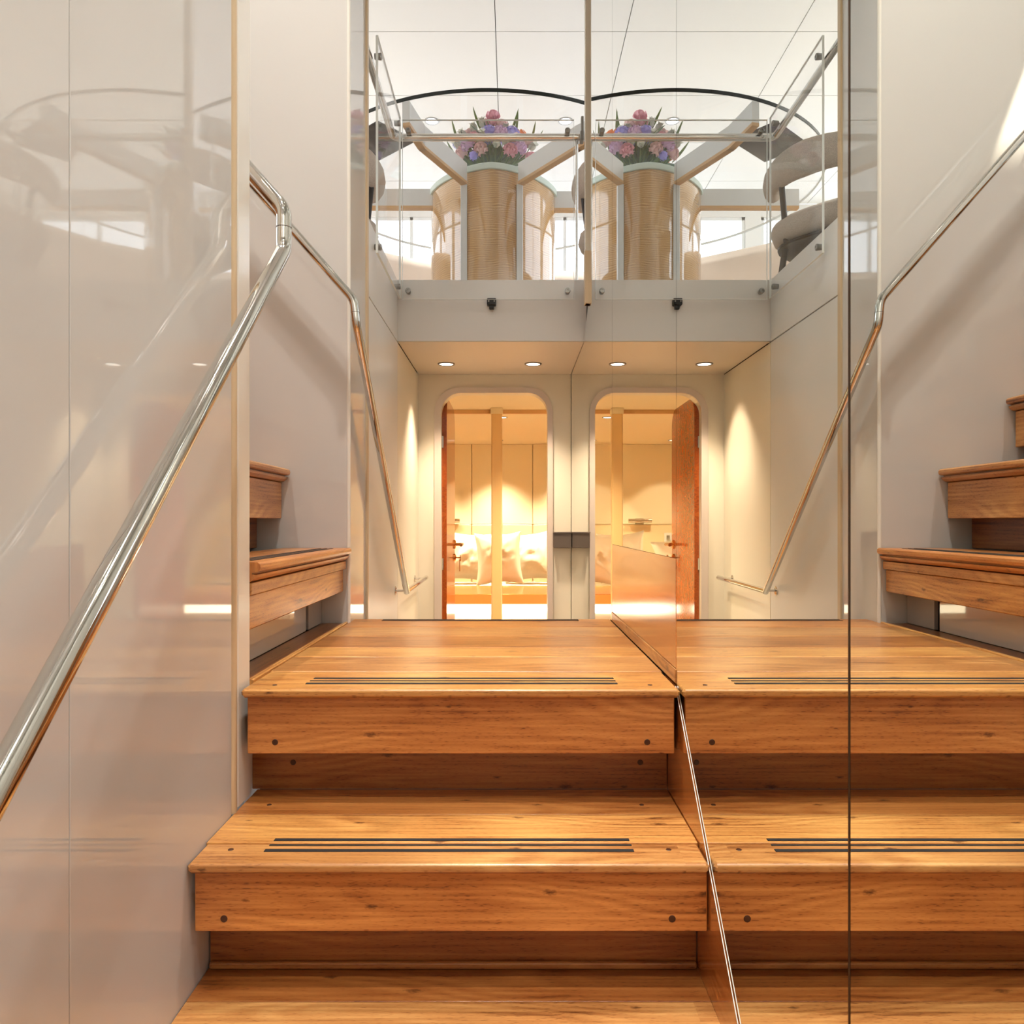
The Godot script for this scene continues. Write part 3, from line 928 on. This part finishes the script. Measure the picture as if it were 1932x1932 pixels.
# ------------------------------------------------------------------ cabin
func build_cabin():
	var s: Node3D
	var yellow := Color(1.0, 0.91, 0.74)
	s = struct_node("floor_cabin", "beige carpet of the cabin", P(-0.1, -1.2, 5.3))
	slab("carpet", -1.5, 1.2, -1.2, -1.15, 3.832, 7.06, M.carpet, s)
	s = struct_node("ceiling_cabin", "cream cabin ceiling with a light wood drop edge", P(-0.1, 0.76, 5.3))
	slab("panel", -1.5, 1.2, 0.76, 0.79, 3.834, 5.02, M.cabin_wall, s)
	slab("drop_edge", -1.5, 1.2, 0.733, 0.79, 5.021, 5.045, M.arm_wood, s, 0.002, 0, Vector2.ZERO, "light wood strip")
	slab("panel", -1.5, 1.2, 0.735, 0.79, 5.046, 7.06, M.cabin_wall, s)
	s = struct_node("wall_cabin", "cream panelled back wall of the cabin with a tan padded headboard", P(-0.1, -1.15, 7.0))
	var xs := [-1.5, -0.95, -0.38, 0.195, 0.76, 1.2]
	for i in 5:
		slab("panel", xs[i] + 0.002, xs[i + 1] - 0.002, -0.02, 0.735, 7.0, 7.03, M.cabin_wall, s, 0.004)
		slab("headboard_panel", xs[i] + 0.002, xs[i + 1] - 0.002, -0.62, -0.0205, 6.975, 7.03, M.headboard, s, 0.012, 0, Vector2.ZERO, "tan padded headboard")
	slab("backing", -1.5, 1.2, -1.15, 0.79, 7.02, 7.06, M.headboard, s)
	s = struct_node("wall_cabin_side", "cream side wall of the cabin behind the open door", P(-1.5, -1.15, 5.4))
	slab("panel", -1.56, -1.5, -1.15, 0.79, 3.834, 7.06, M.cabin_wall, s)
	s = struct_node("wall_cabin_end", "cream side wall of the cabin away from the door", P(1.2, -1.15, 5.4))
	slab("panel", 1.2, 1.26, -1.15, 0.79, 3.834, 7.06, M.cabin_wall, s)
	s = struct_node("wall_cabin_front", "cream inner face of the cabin door wall", P(-0.1, -1.15, 3.83))
	slab("panel", -1.5, -0.40, -1.15, 0.79, 3.832, 3.86, M.cabin_wall, s)
	slab("panel", 0.24, 1.2, -1.15, 0.79, 3.834, 3.86, M.cabin_wall, s)
	slab("panel", -0.40, 0.24, 0.69, 0.79, 3.834, 3.86, M.cabin_wall, s)
	# open door leaf
	var t := thing("cabin_door", "open burl wood cabin door with brass lever handle", "door", P(-0.35, -1.14, 4.1))
	var leaf := PackedVector2Array()
	for p in arch(3.80, 4.338, -1.14, 0.645, 0.10): leaf.append(p)
	var st := tool()
	prism(st, leaf, 0, -0.368, -0.334, 1)
	obj("leaf", st, M.veneer, t)
	for y in [0.41, -0.215]:
		st = tool()
		cbox(st, -0.366, -0.350, y - 0.03, y + 0.03, 3.793, 3.80, 0.001)
		tube(st, [P(-0.364, y - 0.035, 3.790) - O, P(-0.364, y + 0.035, 3.790) - O], 0.006, 0.0, 10)
		obj("hinge", st, M.chrome, t, "chrome hinge")
	st = tool()
	tube(st, [P(-0.334, -0.129, 4.29) - O, P(-0.287, -0.129, 4.29) - O, P(-0.287, -0.129, 4.17) - O], 0.009, 0.012, 12)
	lathe(st, P(-0.334, -0.129, 4.29) - O, [Vector2(0.026, 0), Vector2(0.026, 0.006), Vector2(0.02, 0.010), Vector2(0, 0.010)], 16, Vector3.RIGHT)
	obj("lever_handle", st, M.brass, t, "brass lever handle")
	st = tool()
	lathe(st, P(-0.334, -0.205, 4.29) - O, [Vector2(0.022, 0), Vector2(0.022, 0.006), Vector2(0.012, 0.010), Vector2(0, 0.010)], 16, Vector3.RIGHT)
	tube(st, [P(-0.33, -0.205, 4.29) - O, P(-0.295, -0.205, 4.29) - O], 0.004, 0.0, 8)
	cbox(st, -0.30, -0.296, -0.225, -0.19, 4.275, 4.305, 0.001)
	cbox(st, -0.304, -0.300, -0.285, -0.215, 4.283, 4.297, 0.001)
	obj("lock", st, M.brass, t, "brass lock with hanging key")
	# column
	t = thing("cabin_column", "square tan column standing in the cabin behind the doorway", "column", P(-0.103, -1.15, 4.97))
	slab("shaft", -0.138, -0.066, -1.15, 0.7595, 4.935, 5.008, M.column, t, 0.008)
	slab("cap", -0.143, -0.061, 0.72, 0.7598, 4.93, 5.013, M.cabin_wall, t, 0.003)
	# berth: wooden ledge, glowing gap, padded bench
	t = thing("berth", "built-in berth with polished wood ledge and white underlit front", "berth", P(-0.1, -1.15, 6.2))
	slab("mattress", -1.49, 1.19, -0.70, -0.56, 6.36, 6.97, M.linen, t, 0.03)
	slab("ledge", -1.49, 1.19, -0.62, -0.544, 5.60, 6.35, M.rail_wood, t, 0.004, 0, Vector2.ZERO, "polished orange wood ledge")
	slab("base", -1.49, 1.19, -1.15, -0.70, 5.70, 6.97, M.cabin_wall, t, 0.004)
	var led := mat(Color(1, 0.97, 0.9), 0.5)
	led.emission_enabled = true
	led.emission = Color(1.0, 0.95, 0.85)
	led.emission_energy_multiplier = 1.6
	slab("led_light_strip", -1.49, 1.19, -0.695, -0.622, 5.63, 5.66, led, t, 0.002, 0, Vector2.ZERO, "glowing white light strip")
	slab("bench_pad", -1.49, 1.19, -0.80, -0.69, 5.05, 5.62, M.sofa, t, 0.02, 0, Vector2.ZERO, "beige padded bench")
	slab("bench_base", -1.49, 1.19, -1.15, -0.80, 5.10, 5.69, M.cabin_wall, t, 0.004)
	var glow := AreaLight3D.new()
	glow.name = "led_lamp"
	glow.light_color = Color(1.0, 0.93, 0.8)
	glow.light_energy = 0.35
	glow.area_size = Vector2(2.6, 0.06)
	glow.area_range = 8.0
	glow.shadow_enabled = true
	t.add_child(glow)
	glow.position = P(-0.15, -0.658, 5.622) - O
	glow.rotation_degrees = Vector3(0, 180, 0)
	# pillows
	pillow("white pillow leaning on the headboard nearest the open door", -0.40, -0.313, 6.72, 0.44, 0.46, -4.0, 12.0, 1)
	pillow("white pillow standing in front of the others behind the column", -0.115, -0.318, 6.50, 0.42, 0.48, 3.0, 16.0, 2)
	pillow("white pillow with a tall corner on the mirror side of the column", 0.15, -0.313, 6.74, 0.46, 0.46, 5.0, 12.0, 3)
	pillow("white pillow leaning tilted at the end of the berth below the reading lamp", -0.90, -0.332, 6.68, 0.44, 0.40, -10.0, 16.0, 4)
	pillow("white pillow at the berth end away from the door", 0.62, -0.318, 6.72, 0.46, 0.46, 3.0, 14.0, 5)
	# reading lamp on the back wall
	t = thing("reading_lamp", "chrome bar reading lamp on the cabin back wall", "lamp", P(-0.60, -0.02, 6.97))
	slab("plate", -0.64, -0.56, -0.025, 0.035, 6.985, 6.999, M.chrome, t, 0.003)
	st = tool()
	tube(st, [P(-0.71, 0.012, 6.955) - O, P(-0.49, 0.012, 6.955) - O], 0.020, 0.0, 18)
	obj("lamp_tube", st, M.chrome, t)
	slab("arm", -0.61, -0.59, -0.002, 0.02, 6.955, 6.99, M.chrome, t, 0.002)
	t = thing("wall_switch", "small white switch plate on the cabin back wall beside the reading lamp", "switch", P(-0.86, -0.16, 6.97))
	slab("plate", -0.90, -0.83, -0.19, -0.10, 6.962, 6.975, M.white, t, 0.003)
	slab("rocker", -0.88, -0.85, -0.165, -0.125, 6.957, 6.963, M.steel, t, 0.002)
	# cabin lights
	for x in [-0.84, -0.12, 0.55]:
		downlight("cabin downlight close to the back wall, " + {-0.84: "over the tilted pillow", -0.12: "in line with the column", 0.55: "away from the door"}[x], "cabin downlights", x, 0.735, 6.66, 0.04, yellow, 6.4, 46.0, 5.0)
	for x in [-0.60, -0.07]:
		downlight("cabin downlight behind the wood drop edge, " + ("beside the door leaf" if x < -0.3 else "just behind the column"), "cabin downlights", x, 0.735, 5.20, 0.04, yellow, 4.8, 55.0, 5.0)
	downlight("added cabin downlight just inside the doorway", "cabin downlights", 0.35, 0.76, 4.40, 0.04, yellow, 6.5, 62.0, 5.0)  # added front light, wide enough to brighten the column

func pillow(label: String, x: float, y: float, d: float, w: float, h: float, roll: float, lean: float, seed_: int):
	var t := thing("pillow", label, "pillow", P(x, y, d), "pillows on the berth")
	var st := tool()
	var n := 18
	var wr := noise(seed_, 1.0, 2)
	for side in [-1.0, 1.0]:
		var g := []
		for i in n + 1:
			var row := []
			for j in n + 1:
				var u := -1.0 + 2.0 * i / n
				var v := -1.0 + 2.0 * j / n
				var px := 0.5 * w * u * (1.0 - 0.13 * (1.0 - v * v))
				var py := 0.5 * h * v * (1.0 - 0.13 * (1.0 - u * u))
				var dz: float = 0.085 * pow(maxf((1 - u * u) * (1 - v * v), 0.0), 0.42)
				dz += 0.012 * wr.get_noise_2d(u * 2.4, v * 2.4 + side * 9) * (1 - u * u) * (1 - v * v)
				row.append(Vector3(px * side, py, dz * side))
			g.append(row)
		skin(st, g)
	var o := obj("cushion", st, M.linen, t)
	t.rotation_degrees = Vector3(-lean, 0, roll)

# ------------------------------------------------------------------ saloon furniture
const DECK := 1.008
const TX := -0.104
const TD := 4.13

func build_saloon():
	build_table()
	build_chairs()
	build_sofa()
	build_flowers()

func build_table():
	var t := thing("dining_table", "round glass dining table on a glossy rippled-maple drum with white radial arms", "table", P(TX, DECK, TD))
	var r := 0.345
	var top := 1.80 - DECK
	var st := tool()
	oval_drum(st, [Vector2(r - 0.004, 0.0), Vector2(r, 0.004), Vector2(r, top)])
	obj("drum", st, M.drum, t, "glossy rippled maple drum")
	st = tool()
	oval_drum(st, [Vector2(r - 0.01, top), Vector2(r + 0.008, top + 0.001), Vector2(r + 0.010, top + 0.004), Vector2(r + 0.010, top + 0.030), Vector2(r + 0.006, top + 0.034), Vector2(0.001, top + 0.034)])
	obj("drum_cap", st, M.mint, t, "pale green glass cap")
	# glass top; a dark reflection is painted on its near edge
	var R := 0.967
	var y0 := top + 0.0345
	st = tool()
	lathe(st, Vector3.ZERO, [Vector2(0.0, y0), Vector2(R - 0.003, y0)], 96)
	lathe(st, Vector3.ZERO, [Vector2(R - 0.003, y0 + 0.015), Vector2(0.0, y0 + 0.015)], 96)
	obj("glass_top", st, M.glass, t, "clear glass top")
	st = tool()
	lathe(st, Vector3.ZERO, [Vector2(R - 0.003, y0), Vector2(R, y0 + 0.001), Vector2(R, y0 + 0.014), Vector2(R - 0.003, y0 + 0.015)], 96)
	obj("glass_rim", st, M.glass_edge, t, "pale polished glass edge")
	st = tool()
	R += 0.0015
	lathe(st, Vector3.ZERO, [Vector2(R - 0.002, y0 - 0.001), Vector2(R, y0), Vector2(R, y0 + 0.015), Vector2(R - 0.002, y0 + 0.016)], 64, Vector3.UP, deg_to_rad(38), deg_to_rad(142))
	obj("painted_edge_reflection", st, M.glass_edge_reflection, t, "dark reflection painted on the glass edge facing the stairs")
	# arms: white box section with a wood sole, each from a post on the drum out to the rim
	var arms := [[[-0.245, 3.80], [-0.418, 3.44], [-0.462, 3.235]], [[0.045, 3.80], [0.31, 3.44], [0.42, 3.33]], [[-0.44, 4.10], [-0.98, 4.10]], [[0.235, 4.13], [0.76, 4.13]]]
	for a in arms:
		var pts: Array = a
		for k in pts.size() - 1:
			var p := Vector2(pts[k][0], pts[k][1])
			var q := Vector2(pts[k + 1][0], pts[k + 1][1])
			var e := (q - p).normalized()
			var s := Vector2(-e.y, e.x) * 0.017
			if k > 0: p -= e * 0.008
			var poly := PackedVector2Array([p + s, q + s, q - s, p - s])
			st = tool()
			prism(st, poly, 1, 1.742, 1.8335)
			obj("arm", st, M.white, t, "white lacquered arm")
			st = tool()
			prism(st, poly, 1, 1.727, 1.7418)
			obj("arm_sole", st, M.arm_wood, t, "light wood underside")
	for x in [-0.248, 0.040]:
		var dz := r * pow(1.0 - pow(absf(x - TX) / r, 1.6), 1.0 / 1.6)
		slab("post", x - 0.017, x + 0.017, DECK, 1.742, TD - dz - 0.02, TD - dz + 0.014, M.white, t, 0.003, 0, Vector2.ZERO, "white post")
	var m := thing("placemat", "dark navy placemat lying on the glass table", "placemat", P(-0.66, 1.85, 3.62))
	st = tool()
	box_local(st, Vector3(-0.16, 0, -0.12), Vector3(0.16, 0.004, 0.12), 0.001)
	obj("mat", st, M.navy, m)
	m.rotation_degrees.y = -42.0

# body with a rounded-diamond plan: profile of (radius, height) pairs
func oval_drum(st: SurfaceTool, prof: Array):
	var n := 120
	var plan := []
	var nor := []
	var along := [0.0]
	for i in n + 1:
		var a := TAU * i / n + 0.0005
		plan.append(Vector2(signf(cos(a)) * pow(absf(cos(a)), 2 / 1.6), signf(sin(a)) * pow(absf(sin(a)), 2 / 1.6)))
		if i > 0: along.append(along[-1] + plan[i].distance_to(plan[i - 1]))
	for i in n + 1:
		var e: Vector2 = plan[(i + 1) % n] - plan[(i - 1 + n) % n]
		nor.append(Vector2(e.y, -e.x).normalized())
	var v := 0.0
	for k in prof.size() - 1:
		var p: Vector2 = prof[k]
		var q: Vector2 = prof[k + 1]
		var nn := Vector2(q.y - p.y, p.x - q.x).normalized()
		var v2 := v + p.distance_to(q)
		for i in n:
			var c := []
			for w in [[i, p, v], [i + 1, p, v], [i + 1, q, v2], [i, q, v2]]:
				var pl: Vector2 = plan[w[0]] * w[1].x
				var no: Vector2 = nor[w[0]] * nn.x
				c.append([Vector3(pl.x, w[1].y, pl.y), Vector3(no.x, nn.y, no.y), Vector2(along[w[0]] * 0.345, w[2])])
			tri(st, c[0][0], c[1][0], c[2][0], c[0][1], c[1][1], c[2][1], c[0][2], c[1][2], c[2][2])
			tri(st, c[0][0], c[2][0], c[3][0], c[0][1], c[2][1], c[3][1], c[0][2], c[2][2], c[3][2])
		v = v2

func chair(label: String, x: float, d: float, turn: float) -> Node3D:
	var t := thing("dining_chair", label, "chair", P(x, DECK, d), "dining chairs round the glass table")
	# seat: rounded cushion
	var st := tool()
	lathe_oval(st, Vector3(0, 0.30, 0), 0.27, 0.26, [Vector2(0.0, 0.0), Vector2(0.80, 0.0), Vector2(0.95, 0.025), Vector2(1.0, 0.06), Vector2(0.97, 0.10), Vector2(0.85, 0.125), Vector2(0.0, 0.135)])
	obj("seat", st, M.tweed, t, "grey-beige tweed seat")
	st = tool()
	lathe_oval(st, Vector3(0, 0.285, 0), 0.24, 0.23, [Vector2(0.0, 0.0), Vector2(1.0, 0.0), Vector2(1.0, 0.016), Vector2(0.0, 0.016)])
	obj("seat_base", st, M.dark_wood, t, "dark underside")
	# curved backrest
	var g := []
	for i in 15:
		var a := lerpf(deg_to_rad(200), deg_to_rad(340), i / 14.0)
		var row := []
		for j in 12:
			var b := TAU * j / 12
			var rr := 0.285 + cos(b) * 0.045
			var h := 0.62 + sin(b) * 0.085 * (1.0 - 0.25 * absf(i / 7.0 - 1.0))
			row.append(Vector3(cos(a) * rr, h, -sin(a) * rr))
		g.append(row)
	st = tool()
	skin(st, g, true)
	for e in [0, 14]:
		var c := Vector3.ZERO
		for p in g[e]: c += p / 12.0
		var n: Vector3 = (c - (g[1][0] if e == 0 else g[13][0]))
		n.y = 0
		n = n.normalized()
		for j in 12:
			tri(st, c, g[e][j], g[e][(j + 1) % 12], n, n, n)
	obj("backrest", st, M.tweed, t, "curved tweed backrest")
	for q in [[-1, -1], [1, -1], [-1, 1], [1, 1]]:
		st = tool()
		tube(st, [Vector3(q[0] * 0.20, 0.0, q[1] * 0.19), Vector3(q[0] * 0.17, 0.29, q[1] * 0.16)], 0.015, 0.0, 10)
		obj("leg", st, M.dark_wood, t, "dark wooden leg")
	for s in [-0.14, 0.14]:
		st = tool()
		tube(st, [Vector3(s, 0.30, 0.20), Vector3(s, 0.60, 0.25)], 0.014, 0.0, 10)
		obj("back_post", st, M.dark_wood, t)
	t.rotation_degrees.y = turn
	return t

func lathe_oval(st: SurfaceTool, c: Vector3, a: float, b: float, prof: Array):
	var g := []
	for p in prof:
		var row := []
		for j in 28:
			var w := TAU * j / 28
			var k := 1.0 / pow(pow(absf(cos(w)), 3.0) + pow(absf(sin(w)), 3.0), 1.0 / 3.0)
			row.append(c + Vector3(cos(w) * a * k * p.x, p.y, -sin(w) * b * k * p.x))
		g.append(row)
	var s2 := tool()
	skin(s2, g, true)
	st.append_from(s2.commit(), 0, Transform3D())

func build_chairs():
	chair("grey-beige tweed dining chair at the table beside the column", -0.93, 3.50, 50.0)
	chair("grey-beige tweed dining chair at the table beside the mirror edge", 0.62, 3.62, -50.0)

func build_sofa():
	# curved beige sofa wrapping the far side of the table
	var t := thing("corner_sofa", "long curved beige sofa behind the glass table", "sofa", P(-0.4, DECK, 5.8))
	var path := [Vector2(1.9, 5.55), Vector2(1.0, 5.6), Vector2(0.0, 5.55), Vector2(-0.65, 5.35), Vector2(-1.15, 5.0), Vector2(-1.5, 4.5), Vector2(-1.65, 4.0)]
	var back_prof := [Vector2(-0.06, 0.05), Vector2(-0.08, 0.45), Vector2(-0.075, 0.78), Vector2(-0.05, 0.85), Vector2(0.0, 0.875), Vector2(0.06, 0.85), Vector2(0.085, 0.78), Vector2(0.09, 0.45), Vector2(0.10, 0.05)]
	var seat_prof := [Vector2(0.08, 0.06), Vector2(0.08, 0.40), Vector2(0.12, 0.43), Vector2(0.50, 0.43), Vector2(0.56, 0.41), Vector2(0.58, 0.35), Vector2(0.57, 0.06)]
	for part in [["backrest", back_prof], ["seat", seat_prof]]:
		var g := []
		var c := Curve2D.new()
		for k in path.size():
			var tan_: Vector2 = (path[mini(k + 1, path.size() - 1)] - path[maxi(k - 1, 0)]) * 0.17
			c.add_point(path[k], -tan_, tan_)
		var n := 48
		for i in n + 1:
			var l := c.get_baked_length() * i / n
			var p := c.sample_baked(l)
			var e := (c.sample_baked(minf(l + 0.02, c.get_baked_length())) - c.sample_baked(maxf(l - 0.02, 0))).normalized()
			var inw := Vector2(e.y, -e.x)      # towards the table
			if inw.dot(Vector2(TX, TD) - p) < 0: inw = -inw
			var row := []
			for q in part[1]:
				var w: Vector2 = p + inw * q.x
				row.append(P(w.x, DECK + q.y, w.y) - O)
			g.append(row)
		var st := tool()
		skin(st, g)
		obj(part[0], st, M.sofa, t)
	var st := tool()
	var ring := PackedVector2Array()
	for k in path.size(): ring.append(path[k] + (Vector2(TX, TD) - path[k]).normalized() * 0.10)
	for k in range(path.size() - 1, -1, -1): ring.append(path[k] + (Vector2(TX, TD) - path[k]).normalized() * 0.50)
	prism(st, ring, 1, DECK, DECK + 0.07)
	obj("plinth", st, M.dark_wood, t)

# ------------------------------------------------------------------ flowers
func petal(st: SurfaceTool, b: Transform3D, length: float, width: float, cup: float, n := 4):
	var g := []
	for i in n + 1:
		var u := float(i) / n
		var row := []
		var w: float = width * sin(PI * (0.12 + 0.80 * u)) * (1.0 - 0.25 * u * u)
		for j in 5:
			var v := -1.0 + j * 0.5
			row.append(b * Vector3(v * w, u * length * cos(cup * u), length * sin(cup * u) * u * 0.8 + 0.35 * w * v * v))
		g.append(row)
	skin(st, g)

func rose(r: float) -> ArrayMesh:
	var st := tool()
	var k := 0
	for ring in 4:
		var n: int = [3, 5, 6, 7][ring]
		for i in n:
			var a := TAU * (i + ring * 0.37) / n
			var open: float = [0.10, 0.35, 0.65, 0.95][ring]
			var b := Basis(Vector3.UP, a) * Basis(Vector3.RIGHT, open)
			var at := Basis(Vector3.UP, a) * Vector3(0, 0, r * (0.06 + 0.10 * ring))
			petal(st, Transform3D(b, at), r * (1.15 - 0.06 * ring), r * (0.34 + 0.09 * ring), -0.7)
			k += 1
	return st.commit()

func puff(r: float, n: int) -> ArrayMesh:
	# hydrangea: many small four-petalled florets on a ball
	var st := tool()
	for i in n:
		var y := 1.0 - 1.7 * (i + 0.5) / n
		var a := i * 2.399963
		var dir := Vector3(cos(a) * sqrt(1 - y * y), y, sin(a) * sqrt(1 - y * y))
		var b := Basis(Quaternion(Vector3.UP, dir))
		for q in 4:
			var e := b * (Basis(Vector3.UP, q * PI / 2 + i) * Vector3(1, 0.25, 0)) * r * 0.24
			var f := b * (Basis(Vector3.UP, q * PI / 2 + i + 0.75) * Vector3(0.75, 0.12, 0)) * r * 0.24
			var h := b * (Basis(Vector3.UP, q * PI / 2 + i - 0.75) * Vector3(0.75, 0.12, 0)) * r * 0.24
			var c := dir * r * 0.92
			tri(st, c, c + h, c + e, dir, dir, dir)
			tri(st, c, c + e, c + f, dir, dir, dir)
	var core := tool()
	lathe(core, Vector3.ZERO, [Vector2(0, -r * 0.8), Vector2(r * 0.62, -r * 0.5), Vector2(r * 0.85, 0), Vector2(r * 0.62, r * 0.6), Vector2(0, r * 0.85)], 10)
	st.append_from(core.commit(), 0, Transform3D())
	return st.commit()

func tulip(r: float) -> ArrayMesh:
	var st := tool()
	for i in 6:
		var a := TAU * i / 6
		var b := Basis(Vector3.UP, a) * Basis(Vector3.RIGHT, 0.30)
		petal(st, Transform3D(b, Basis(Vector3.UP, a) * Vector3(0, 0, r * 0.12)), r * 1.9, r * 0.62, -0.9)
	return st.commit()

func lily(r: float) -> ArrayMesh:
	var st := tool()
	for i in 7:
		var a := TAU * i / 7
		var b := Basis(Vector3.UP, a) * Basis(Vector3.RIGHT, 0.55 + 0.2 * (i % 2))
		petal(st, Transform3D(b, Vector3.ZERO), r * 1.5, r * 0.42, 0.7)
	return st.commit()

func leaf_mesh(length: float, width: float, bend: float) -> ArrayMesh:
	var st := tool()
	var g := []
	for i in 9:
		var u := i / 8.0
		var w: float = width * pow(sin(PI * clampf(0.06 + 0.93 * u, 0, 1)), 0.8)
		var y := length * u * cos(bend * u * 0.8)
		var z := length * u * sin(bend * u * 0.8)
		g.append([Vector3(-w, y, z + 0.3 * w), Vector3(0, y, z), Vector3(w, y, z + 0.3 * w)])
	skin(st, g)
	return st.commit()

func build_flowers():
	var t := thing("flower_arrangement", "mixed bouquet of pink roses, purple hydrangea, white tulips and orange lilies", "flowers", P(TX, 1.8845 - 0.034, TD))
	var st := tool()
	lathe(st, Vector3.ZERO, [Vector2(0.0, 0.0), Vector2(0.08, 0.0), Vector2(0.115, 0.03), Vector2(0.12, 0.07), Vector2(0.10, 0.09), Vector2(0.0, 0.085)], 28)
	obj("bowl", st, M.white_pot, t, "white ceramic bowl")
	var pm := func(c: Color) -> StandardMaterial3D:
		var m := mat(c, 0.6)
		m.backlight_enabled = true
		m.backlight = Color(c.r * 0.6, c.g * 0.6, c.b * 0.6)
		m.cull_mode = BaseMaterial3D.CULL_DISABLED
		return m
	var pink: Material = pm.call(Color(0.98, 0.74, 0.79))
	var lilac: Material = pm.call(Color(0.94, 0.80, 0.92))
	var blush: Material = pm.call(Color(0.97, 0.82, 0.81))
	var purple: Material = pm.call(Color(0.66, 0.62, 0.92))
	var white: Material = pm.call(Color(0.93, 0.93, 0.88))
	var orange: Material = pm.call(Color(0.95, 0.50, 0.16))
	var greens := [pm.call(Color(0.26, 0.36, 0.17)), pm.call(Color(0.38, 0.47, 0.22)), pm.call(Color(0.42, 0.51, 0.45)), pm.call(Color(0.20, 0.28, 0.14))]
	var ro := rose(0.044)
	var hy := puff(0.052, 60)
	var hs := puff(0.027, 26)
	var tu := tulip(0.034)
	var li := lily(0.042)
	# x, height, towards the viewer, mesh, material; places read from the bouquet's front
	var list := [
		[0.00, 0.375, 0.04, ro, pink, "rose"], [-0.015, 0.345, 0.02, ro, pink, "rose"], [-0.10, 0.31, 0.02, tu, white, "tulip"], [-0.13, 0.29, 0.0, ro, blush, "rose"],
		[0.06, 0.30, 0.03, tu, white, "tulip"], [0.10, 0.29, 0.02, tu, white, "tulip"], [-0.02, 0.25, 0.10, hy, purple, "hydrangea"], [0.10, 0.255, 0.08, hy, purple, "hydrangea"],
		[0.16, 0.26, 0.05, li, orange, "lily"], [0.19, 0.265, 0.02, li, orange, "lily"], [0.04, 0.245, 0.12, ro, lilac, "rose"], [-0.09, 0.215, 0.12, ro, pink, "rose"],
		[-0.20, 0.24, 0.03, hs, purple, "hydrangea"], [-0.02, 0.20, 0.15, hs, purple, "hydrangea"], [0.065, 0.17, 0.16, tu, white, "tulip"], [0.14, 0.155, 0.14, ro, lilac, "rose"],
		[0.13, 0.205, 0.12, ro, blush, "rose"], [0.20, 0.19, 0.07, tu, white, "tulip"], [0.20, 0.11, 0.11, ro, pink, "rose"], [-0.16, 0.15, 0.09, ro, blush, "rose"],
		[-0.06, 0.13, 0.17, ro, blush, "rose"], [-0.12, 0.25, 0.06, hs, purple, "hydrangea"], [0.0, 0.30, -0.05, hy, purple, "hydrangea"], [-0.08, 0.28, -0.08, ro, lilac, "rose"],
		[0.10, 0.24, -0.10, tu, white, "tulip"], [-0.15, 0.20, -0.07, li, orange, "lily"], [0.17, 0.20, -0.08, ro, pink, "rose"], [0.0, 0.20, -0.15, ro, pink, "rose"],
		[-0.05, 0.225, 0.11, tu, white, "tulip"], [-0.18, 0.20, 0.07, tu, white, "tulip"], [0.02, 0.15, 0.18, tu, white, "tulip"], [-0.13, 0.175, 0.13, ro, lilac, "rose"], [0.09, 0.12, 0.18, ro, pink, "rose"], [0.175, 0.225, 0.06, ro, blush, "rose"], [-0.155, 0.265, 0.04, tu, white, "tulip"], [0.045, 0.335, 0.02, ro, blush, "rose"], [-0.055, 0.325, 0.04, tu, white, "tulip"], [0.135, 0.30, 0.0, hs, purple, "hydrangea"], [-0.10, 0.10, 0.18, hs, purple, "hydrangea"]]
	rng.seed = 21
	for f in list:
		var o := put(f[5], f[3], f[4], t)
		var dir := Vector3(f[0], f[1] - 0.08, f[2]).normalized()
		dir = (dir + Vector3(0, 0, 0.55)).normalized() if f[2] > 0 else dir
		o.transform = Transform3D(Basis(Quaternion(Vector3.UP, dir)) * Basis(Vector3.UP, rng.randf() * TAU), Vector3(f[0], f[1], f[2]))
		st = tool()
		tube(st, [Vector3(f[0] * 0.25, 0.07, f[2] * 0.25), Vector3(f[0] * 0.8, f[1] * 0.7, f[2] * 0.8), Vector3(f[0], f[1] + 0.004, f[2])], 0.0025, 0.05, 6, false)
		obj("stem", st, greens[1], t)
	var leaves := [leaf_mesh(0.16, 0.014, 0.7), leaf_mesh(0.20, 0.010, 0.7), leaf_mesh(0.12, 0.020, 0.5), leaf_mesh(0.22, 0.007, 0.7)]
	for k in 190:
		var a := rng.randf() * TAU
		var up := rng.randf_range(0.28, 1.2)
		var o := put("leaf", leaves[k % 4], greens[rng.randi() % 4], t)
		var dir := Vector3(cos(a) * cos(up), sin(up), sin(a) * cos(up)).normalized()
		var at := Vector3(cos(a) * rng.randf_range(0.01, 0.11), rng.randf_range(0.10, 0.17), sin(a) * rng.randf_range(0.01, 0.11))
		var s := rng.randf_range(0.6, 1.0)
		o.transform = Transform3D(Basis(Quaternion(Vector3.UP, dir)) * Basis(Vector3.UP, rng.randf() * TAU) * Basis.from_scale(Vector3(s, s, s)), at)
	# a few long sprigs that reach out beyond the bouquet
	for q in [[-0.09, 0.37, 0.0, -0.5], [0.12, 0.36, 0.0, 0.55], [0.24, 0.24, 0.04, 1.1], [-0.21, 0.30, 0.0, -0.35], [0.13, 0.33, 0.02, 0.2], [-0.22, 0.17, 0.05, -0.8], [0.25, 0.09, 0.10, 1.3], [0.22, 0.30, -0.02, 0.35]]:
		var o := put("leaf", leaves[3], greens[1], t)
		var dir := Vector3(sin(q[3]), cos(q[3]), 0.1).normalized()
		o.transform = Transform3D(Basis(Quaternion(Vector3.UP, dir)) * Basis.from_scale(Vector3(1, 0.55, 1)), Vector3(q[0], q[1], q[2]) - dir * 0.06)
